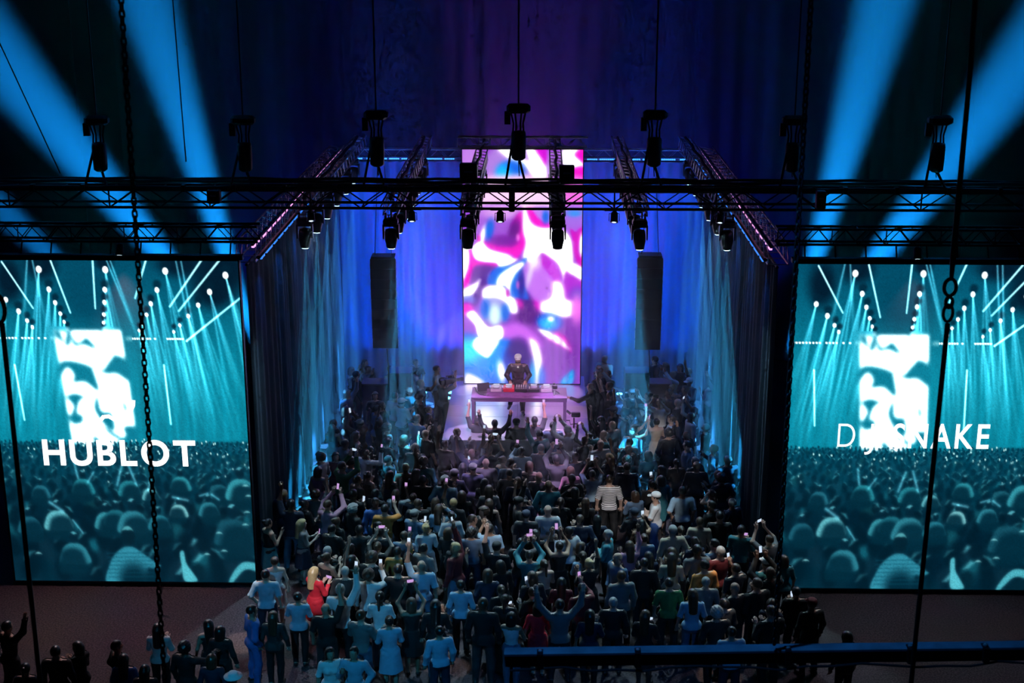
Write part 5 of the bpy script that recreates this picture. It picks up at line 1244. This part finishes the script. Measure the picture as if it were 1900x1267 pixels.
# ------------------------------------------------------------------ the crowd
# (px, py of the head top, pose, heading, top, kind, bottom, kind, hair, hair colour, skin, height, mirror, phone, label)
N_ = [
 (583, 1052, 'hold_f', -40, 'red', 'long', 'red', 'skirt', 'long', 'blonde', 0, 1.70, 0, 'both', 'blonde woman in a bright red dress looking at her phone, left of the crowd'),
 (492, 1056, 'pocket_m', 0, 'light blue', 'tee', 'navy', 'trousers', 'short', 'dark', 0, 1.78, 0, None, 'man in light blue t-shirt with dark hair left of the red dress'),
 (509, 1032, 'stand_f', 10, 'white', 'tank', 'white', 'skirt', 'bun', 'brown', 0, 1.68, 0, None, 'woman with hair up in pale dress behind the light blue t-shirt'),
 (560, 963, 'hold_f', -70, 'grey', 'tee', 'navy', 'skirt', 'long', 'blonde', 0, 1.68, 0, 'both', 'long-haired blonde woman in grey looking down at the left edge of the crowd'),
 (497, 962, 'drink_f', -50, 'black', 'tank', 'teal', 'skirt', 'bun', 'dark', 1, 1.70, 0, None, 'woman in black tank top and teal skirt beside the left drape'),
 (526, 908, 'stand_m', -20, 'navy', 'long', 'navy', 'trousers', 'short', 'blonde', 0, 1.80, 0, None, 'fair-haired man in navy jacket standing at the left drape'),
 (640, 1051, 'stand_m', 0, 'charcoal', 'long', 'black', 'trousers', 'short', 'grey', 0, 1.78, 0, None, 'grey-haired man in charcoal jacket right of the red dress'),
 (738, 1046, 'stand_m', 0, 'black', 'long', 'black', 'trousers', 'short', 'dark', 0, 1.90, 0, None, 'tall man in black suit with dark hair, near left crowd'),
 (552, 1098, 'cross_f', 0, 'light blue', 'tee', 'black', 'trousers', 'short', 'dark', 1, 1.70, 0, None, 'person in light blue top with arms folded in front of the red dress'),
 (467, 1122, 'pocket_m', -60, 'blue', 'long', 'blue', 'trousers', 'short', 'dark', 1, 1.80, 1, None, 'man in blue suit at the left front corner of the crowd'),
 (506, 1134, 'stand_f', 0, 'charcoal', 'long', 'black', 'trousers', 'long', 'brown', 0, 1.68, 0, None, 'brown long-haired woman in charcoal next to the blue suit'),
 (722, 1142, 'hold_f', 10, 'light blue', 'long', 'light blue', 'skirt', 'bun', 'dark', 1, 1.72, 0, None, 'woman in light blue puffed dress at the front left of centre'),
 (612, 1202, 'stand_f', 200, 'white', 'tee', 'navy', 'trousers', 'long', 'dark', 1, 1.66, 0, None, 'woman in white top facing the camera at the bottom edge'),
 (656, 1200, 'drink_m', 170, 'light blue', 'long', 'navy', 'trousers', 'short', 'dark', 1, 1.76, 0, None, 'man in light blue shirt facing the camera at the bottom edge'),
 (292, 1157, 'hold_f', 0, 'white', 'long', 'black', 'trousers', 'long', 'dark', 0, 1.68, 0, None, 'woman with long dark hair in white blouse before the carpet'),
 (342, 1190, 'reach_m', -20, 'black', 'long', 'black', 'trousers', 'curly', 'black', 3, 1.78, 0, None, 'curly-haired man in black beside the white blouse'),
 (386, 1150, 'stand_f', 20, 'black', 'tank', 'black', 'skirt', 'long', 'dark', 1, 1.68, 0, None, 'woman in black dress with long hair before the left screen, farther of a pair'),
 (408, 1162, 'stand_f', -10, 'black', 'long', 'black', 'skirt', 'bob', 'dark', 0, 1.70, 0, None, 'bob-haired woman in black dress before the left screen, nearer of a pair'),
 (102, 1198, 'stand_m', 0, 'black', 'long', 'black', 'trousers', 'short', 'dark', 0, 1.80, 0, None, 'broad man in black seen from behind at the bottom left'),
 (143, 1191, 'hold_f', 60, 'black', 'long', 'black', 'trousers', 'bob', 'dark', 0, 1.70, 0, None, 'bob-haired woman in black turned to the man at the bottom left'),
 (216, 1188, 'pocket_m', -60, 'black', 'long', 'black', 'trousers', 'short', 'dark', 0, 1.80, 0, None, 'man in black jacket looking to the right on the carpet'),
 (229, 1214, 'stand_f', 0, 'blue', 'tee', 'navy', 'trousers', 'long', 'dark', 0, 1.68, 0, None, 'long-haired woman in blue top at the bottom left'),
 (268, 1234, 'stand_f', 0, 'black', 'tee', 'black', 'trousers', 'long', 'black', 0, 1.66, 0, None, 'black-haired woman cut off by the bottom edge left of the chain'),
 (12, 1152, 'wide_m', -30, 'black', 'long', 'black', 'trousers', 'short', 'dark', 1, 1.80, 0, None, 'man in black with raised arms at the left edge'),
 (46, 1230, 'stand_f', 0, 'navy', 'tee', 'navy', 'trousers', 'pony', 'dark', 1, 1.68, 0, None, 'ponytailed woman in navy at the bottom left corner'),
 (392, 1214, 'stand_f', 0, 'navy', 'long', 'navy', 'trousers', 'bob', 'brown', 0, 1.66, 0, None, 'brown bob-haired woman in navy at the bottom edge'),
 (432, 1246, 'stand_m', 0, 'charcoal', 'tee', 'charcoal', 'trousers', 'hat', 'white', 1, 1.72, 0, None, 'person in a white round hat at the bottom edge'),
 (1131, 881, 'stand_m', 0, 'striped', 'tee', 'black', 'trousers', 'short', 'brown', 0, 1.84, 0, None, 'man in white shirt with black horizontal stripes in the right crowd'),
 (1217, 912, 'cross_m', 80, 'white', 'tee', 'blue', 'trousers', 'cap', 'white', 0, 1.78, 0, None, 'man in white cap and white t-shirt turned to the left'),
 (1267, 902, 'pocket_m', 10, 'light blue', 'tee', 'navy', 'trousers', 'short', 'dark', 1, 1.84, 0, None, 'broad man in light blue t-shirt right of the white cap'),
 (1242, 1072, 'stand_m', 0, 'green', 'tee', 'black', 'trousers', 'short', 'dark', 1, 1.80, 0, None, 'man in green t-shirt in the near right crowd'),
 (909, 972, 'film_m', 0, 'light blue', 'tee', 'navy', 'trousers', 'short', 'dark', 2, 1.72, 1, 'left', 'person in light blue t-shirt lifting a phone with one arm mid-crowd'),
 (874, 978, 'stand_m', 0, 'denim', 'tee', 'navy', 'trousers', 'curly', 'dark', 2, 1.76, 0, None, 'curly-haired man in denim shirt left of the lifted phone'),
 (982, 1021, 'filmhigh_m', 0, 'teal', 'long', 'black', 'trousers', 'short', 'dark', 1, 1.74, 0, 'both', 'man in teal shirt filming with both hands over his head'),
 (1038, 1004, 'filmhigh_f', 10, 'black', 'tank', 'black', 'skirt', 'bun', 'dark', 2, 1.72, 0, 'both', 'woman in black with both bare arms up filming, centre'),
 (1042, 1072, 'hold_f', 0, 'dark red', 'tee', 'dark red', 'skirt', 'long', 'dark', 1, 1.70, 0, None, 'woman in dark red dress in the near centre crowd'),
 (998, 1118, 'stand_f', 0, 'red', 'tee', 'red', 'skirt', 'bob', 'dark', 1, 1.68, 0, None, 'dark bob-haired woman in red top, near centre'),
 (855, 1076, 'stand_f', 0, 'light blue', 'long', 'black', 'trousers', 'short', 'dark', 1, 1.72, 0, None, 'person in pale blue top in the near left centre'),
 (815, 1161, 'stand_m', 20, 'light blue', 'long', 'navy', 'trousers', 'short', 'dark', 1, 1.72, 0, None, 'person in crumpled light blue shirt near the bottom left of centre'),
 (1336, 948, 'stand_m', 0, 'black', 'tee', 'teal', 'trousers', 'short', 'dark', 1, 1.82, 0, None, 'person in black top and teal jeans at the right of the crowd'),
 (1376, 974, 'hold_m', -20, 'teal', 'tee', 'black', 'trousers', 'short', 'dark', 1, 1.80, 0, 'both', 'man in teal t-shirt holding a phone by the right drape'),
 (1428, 992, 'filmhigh_m', 30, 'grey', 'tee', 'black', 'trousers', 'short', 'brown', 0, 1.74, 0, 'both', 'man in grey filming with raised arms at the right drape'),
 (1351, 845, 'stand_m', 20, 'navy', 'long', 'navy', 'trousers', 'short', 'grey', 0, 1.84, 0, None, 'grey-haired man in navy by the right drape'),
 (1293, 856, 'stand_m', 0, 'black', 'long', 'black', 'trousers', 'short', 'blonde', 0, 1.82, 0, None, 'blond man in black left of the grey-haired man in navy'),
 (770, 822, 'stand_m', -10, 'grey', 'long', 'black', 'trousers', 'short', 'grey', 0, 1.80, 0, None, 'grey-haired man in grey jacket in the far left crowd'),
 (1033, 843, 'filmhigh_m', 0, 'grey', 'long', 'black', 'trousers', 'short', 'dark', 1, 1.80, 0, 'both', 'man in grey long sleeves holding both arms over his head, far centre'),
 (1218, 776, 'up_f', 20, 'beige', 'tank', 'beige', 'skirt', 'bun', 'dark', 0, 1.70, 1, 'right', 'woman in beige top raising a phone right of the stage'),
 (1215, 660, 'stand_m', 60, 'navy', 'long', 'navy', 'trousers', 'short', 'dark', 0, 1.85, 0, None, 'man in navy suit standing beside the right loudspeaker box'),
 (1234, 672, 'stand_f', 60, 'brown', 'tee', 'black', 'trousers', 'long', 'brown', 0, 1.70, 0, None, 'brown-haired woman next to the navy suit right of the stage'),
 (661, 688, 'stand_m', -70, 'black', 'long', 'black', 'trousers', 'short', 'black', 2, 1.84, 0, None, 'man in black standing beside the far left drape corner'),
 (765, 678, 'stand_f', -40, 'pink', 'tee', 'pink', 'skirt', 'long', 'dark', 0, 1.72, 0, None, 'woman in pink beside the left loudspeaker box'),
 (1507, 1109, 'stand_m', 20, 'black', 'long', 'black', 'trousers', 'cap', 'dark red', 1, 1.76, 0, None, 'person in dark red cap and black jacket at the right end of the crowd'),
 (1478, 1088, 'hold_m', 0, 'black', 'long', 'black', 'trousers', 'short', 'dark', 1, 1.74, 0, 'both', 'man in black with a phone beside the dark red cap'),
 (1572, 1172, 'stand_f', 20, 'black', 'long', 'black', 'trousers', 'bob', 'dark', 0, 1.68, 0, None, 'lone bob-haired woman in black above the lighting bar on the right'),
 (1358, 1162, 'stand_m', 10, 'light blue', 'tee', 'navy', 'trousers', 'short', 'dark', 1, 1.78, 0, None, 'man in light blue t-shirt just above the lighting bar'),
 (1138, 1108, 'stand_m', 0, 'black', 'long', 'black', 'trousers', 'short', 'grey', 0, 1.76, 0, None, 'grey-haired man in black in the near right of centre'),
 (745, 738, 'hold_m', -40, 'white', 'tee', 'grey', 'trousers', 'cap', 'white', 1, 1.78, 0, None, 'man in white cap and white t-shirt left of the camera operator'),
 (733, 728, 'stand_m', -30, 'pink', 'tee', 'grey', 'trousers', 'short', 'brown', 0, 1.76, 0, None, 'man in pink t-shirt beside the white cap left of the stage'),
 (590, 866, 'stand_f', -20, 'pink', 'tank', 'pink', 'skirt', 'bob', 'dark', 0, 1.70, 0, None, 'woman in pink sleeveless dress near the left drape'),
 (1164, 858, 'stand_m', 0, 'navy', 'long', 'black', 'trousers', 'short', 'brown', 0, 1.84, 0, None, 'tall man in navy jacket behind the striped shirt'),
 (1099, 872, 'filmhigh_f', 0, 'light blue', 'tee', 'navy', 'trousers', 'short', 'dark', 0, 1.68, 0, 'both', 'person in light blue tee filming left of the striped shirt'),
 (1455, 1030, 'stand_f', 10, 'teal', 'tee', 'black', 'trousers', 'bob', 'brown', 0, 1.68, 0, None, 'bob-haired woman in teal behind the right chain'),
 (1196, 1035, 'stand_m', 0, 'black', 'long', 'black', 'trousers', 'short', 'dark', 1, 1.82, 0, None, 'man in black suit left of the green t-shirt'),
 (1310, 1070, 'stand_m', 0, 'grey', 'tee', 'black', 'trousers', 'short', 'grey', 0, 1.72, 0, None, 'grey-haired man in grey t-shirt right of the green t-shirt'),
 (1335, 700, 'wide_m', 40, 'grey', 'long', 'grey', 'trousers', 'short', 'brown', 0, 1.80, 0, None, 'man in pale grey with arms spread at the far right drape'),
 (1318, 704, 'up_f', 50, 'pink', 'tee', 'black', 'trousers', 'pony', 'brown', 0, 1.70, 0, None, 'ponytailed woman in pink raising an arm at the far right'),
 (886, 770, 'up_m', 0, 'black', 'tee', 'black', 'trousers', 'short', 'dark', 1, 1.70, 1, 'right', 'person raising a phone in front of the left table leg'),
 (918, 778, 'wide_m', 0, 'black', 'long', 'black', 'trousers', 'short', 'dark', 2, 1.74, 0, None, 'person with both arms high before the left of the table'),
 (992, 772, 'up_m', 0, 'charcoal', 'tee', 'black', 'trousers', 'short', 'dark', 1, 1.78, 0, 'right', 'person raising a phone before the right of the table'),
 (1026, 782, 'stand_m', 0, 'denim', 'tee', 'black', 'trousers', 'short', 'dark', 0, 1.78, 0, None, 'man in denim shirt right before the stage edge'),
 (958, 776, 'hold_m', 0, 'black', 'tee', 'black', 'trousers', 'cap', 'black', 1, 1.80, 0, None, 'person in black cap right before the middle of the stage'),
]
spots = []
for (px, py, pose, fc, top, tk, bot, bk, hr, hc, skn, h, mir, ph, lab) in N_:
    q = px_person(px, py, h + (.03 if hr in ('cap', 'hat', 'curly') else 0.02))
    o = person(pose, q, fc, top, tk, bot, bk, hr, hc, skn, h, bool(mir), ph)
    PEOPLE[-1]['label'] = lab
    spots.append((q[0], q[1], 2 if top in ('red', 'striped', 'green') or hr == 'cap' else 1))
for p in PEOPLE[:3]: spots.append((p['o'].location.x, p['o'].location.y, 1))
gc = np.random.default_rng(42)
def free(x, y):
    if abs(x) < SX + .28 and y > SY0 - .32: return False
    if abs(x) > XW - .45 and y > YF - .3: return False
    if y > 43.6: return False
    for (a, b, n_) in spots:
        dx, dy = x - a, y - b
        if dx * dx + dy * dy < .47 ** 2: return False
        if n_ and abs(dx) < (.44 if n_ == 2 else .30) and -(1.9 if n_ == 2 else 1.1) < dy < 0: return False          # do not stand right in front of someone singled out
    for ox in (-3.75, 3.75):
        if abs(x - ox) < .75 and abs(y - 40.7) < .7: return False
    return True
tops = ['black'] * 30 + ['charcoal'] * 12 + ['navy'] * 14 + ['grey'] * 6 + ['white'] * 6 + ['light blue'] * 4 + ['denim'] * 5 + ['brown'] * 3 + ['beige'] * 3 + ['teal'] * 3 + ['pink', 'orange', 'dark red', 'blue', 'green']
poses_m = ['stand_m'] * 8 + ['pocket_m'] * 5 + ['hold_m'] * 4 + ['film_m'] * 3 + ['filmhigh_m'] * 2 + ['up_m'] * 3 + ['wide_m'] + ['cross_m'] * 3 + ['drink_m'] * 4 + ['walk_m']
poses_f = ['stand_f'] * 7 + ['hold_f'] * 4 + ['film_f'] * 2 + ['filmhigh_f'] * 2 + ['up_f'] * 2 + ['cross_f'] * 3 + ['drink_f'] * 4 + ['head_f']
TARGET = 305
tries = 0
while len(PEOPLE) < TARGET and tries < 60000:
    tries += 1
    u = gc.random()
    if u < .34: x = gc.uniform(-5.2, 6.2); y = gc.uniform(25.3, 29.6)
    elif u < .84: x = gc.uniform(-5.4, 5.4); y = gc.uniform(29.2, 36.8)
    elif u < .985: x = gc.choice((-1, 1)) * gc.uniform(2.4, 5.4); y = gc.uniform(36.6, 42.8)
    else: x = gc.uniform(-5.2, 6.3); y = gc.uniform(25.6, 27.5)
    # the near rows thin out towards the sides
    if y < 29.5 and x < -4.6 + (29.5 - y) * .18: continue
    if y < 29.5 and x > 5.3 + (29.5 - y) * .2: continue
    if not free(x, y): continue
    fem = gc.random() < .42
    pose = gc.choice(poses_f if fem else poses_m)
    near = y > 33
    top = gc.choice(tops); tk = gc.choice(['tee', 'long', 'tank'] if fem else ['tee', 'long', 'long'])
    if fem and gc.random() < .45: bot, bk = (top if gc.random() < .6 else 'black'), gc.choice(['skirt', 'skirt', 'gown'])
    else: bot, bk = gc.choice(['black', 'navy', 'charcoal', 'denim', 'black']), 'trousers'
    hr = gc.choice(['long', 'long', 'bob', 'bun', 'pony'] if fem else ['short', 'short', 'short', 'short', 'curly', 'bald', 'cap'])
    hc = gc.choice(['dark', 'dark', 'dark', 'black', 'black', 'brown', 'brown', 'brown', 'blonde', 'grey'] if hr != 'cap' else ['black', 'white', 'navy', 'grey'])
    if hc == 'grey' and fem: hc = 'brown'
    # people mostly face the performer
    head = math.degrees(math.atan2(-(0 - x), 39 - y)) * -1 * -1
    fc = math.degrees(math.atan2(x - 0, 39.3 - y)) + gc.normal(0, 16)
    if gc.random() < .07: fc += gc.choice((-1, 1)) * gc.uniform(60, 140)
    ph = None
    if pose.startswith('filmhigh'): ph = 'both'
    elif pose.startswith('film') or (pose.startswith('up') and gc.random() < .35): ph = 'right'
    elif pose.startswith('hold') and gc.random() < .2: ph = 'both'
    person(pose, (x, y), fc, top, tk, bot, bk, hr, hc, int(gc.choice([0, 0, 1, 1, 1, 2, 3])), (gc.uniform(1.60, 1.74) if fem else gc.uniform(1.70, 1.88)) * (1.05 if y < 28.5 else 1.0), bool(gc.random() < .5), ph)
    spots.append((x, y, 0))

# ---- labels that single each person out
HAIRW = {'short': '{c} short-haired', 'curly': '{c} curly-haired', 'long': '{c} long-haired', 'bob': '{c} bob-haired', 'bun': '{c} bun-haired', 'pony': '{c} ponytailed', 'bald': 'bald', 'cap': '{c}-capped', 'hat': '{c}-hatted'}
POSEW = {'stand': 'arms down', 'pocket': 'hand in pocket', 'hold': 'hands held in front', 'film': 'arm lifted', 'filmhigh': 'both hands overhead', 'up': 'one arm high', 'wide': 'arms spread high', 'cross': 'arms folded', 'drink': 'hand at chest', 'reach': 'arm reaching', 'head': 'hand at head', 'walk': 'walking'}
def place(p):
    x, y = p['o'].location.x, p['o'].location.y
    if y > 36.6 and abs(x) > 2: return ('left' if x < 0 else 'right') + ' of the stage'
    c = 'far left' if x < -3.6 else 'left' if x < -1.8 else 'centre left' if x < 0 else 'centre right' if x < 1.8 else 'right' if x < 3.6 else 'far right'
    rw = 'nearest rows' if y < 28 else 'near crowd' if y < 30.5 else 'mid crowd' if y < 33.4 else 'far crowd'
    return '%s %s' % (rw, c)
cl_ = {}
for p in PEOPLE:
    if p['label'] is None:
        hw = HAIRW[p['hair']].format(c=p['hairc'])
        cloth = {'long': 'jacket', 'tee': 't-shirt', 'tank': 'tank top'}[p['topk']]
        p['base'] = '%s person, %s %s, %s, %s' % (hw, p['top'], cloth, POSEW[p['pose'].split('_')[0]], place(p))
        cl_.setdefault(p['base'], []).append(p)
NTH = ['first', 'second', 'third', 'fourth', 'fifth', 'sixth']
for bs, L_ in cl_.items():
    L_.sort(key=lambda q: to_px(q['o'].location)[0])
    for i, q in enumerate(L_): q['label'] = bs if len(L_) == 1 else '%s, %s from left' % (bs, NTH[min(i, 5)])
own = {}
for p in PEOPLE:
    tag(p['o'], p['label'], 'person', 'guests of the show'); own[p['o'].name] = p
dj['group'] = 'crew and performer'
pl = {}
for ph, r in PHONES:
    q = own[r.name]
    lab = 'phone held by the %s' % (('%s person in %s, %s' % (HAIRW[q['hair']].format(c=q['hairc']), q['top'], place(q))))
    pl.setdefault(lab, []).append(ph)
for lab, L_ in pl.items():
    L_.sort(key=lambda q: to_px(q.location)[0])
    for i, q in enumerate(L_): tag(q, lab if len(L_) == 1 else '%s, %s from left' % (lab, NTH[min(i, 5)]), 'phone', 'phones in the crowd')
print('people', len(PEOPLE), 'phones', len(PHONES), 'tries', tries)
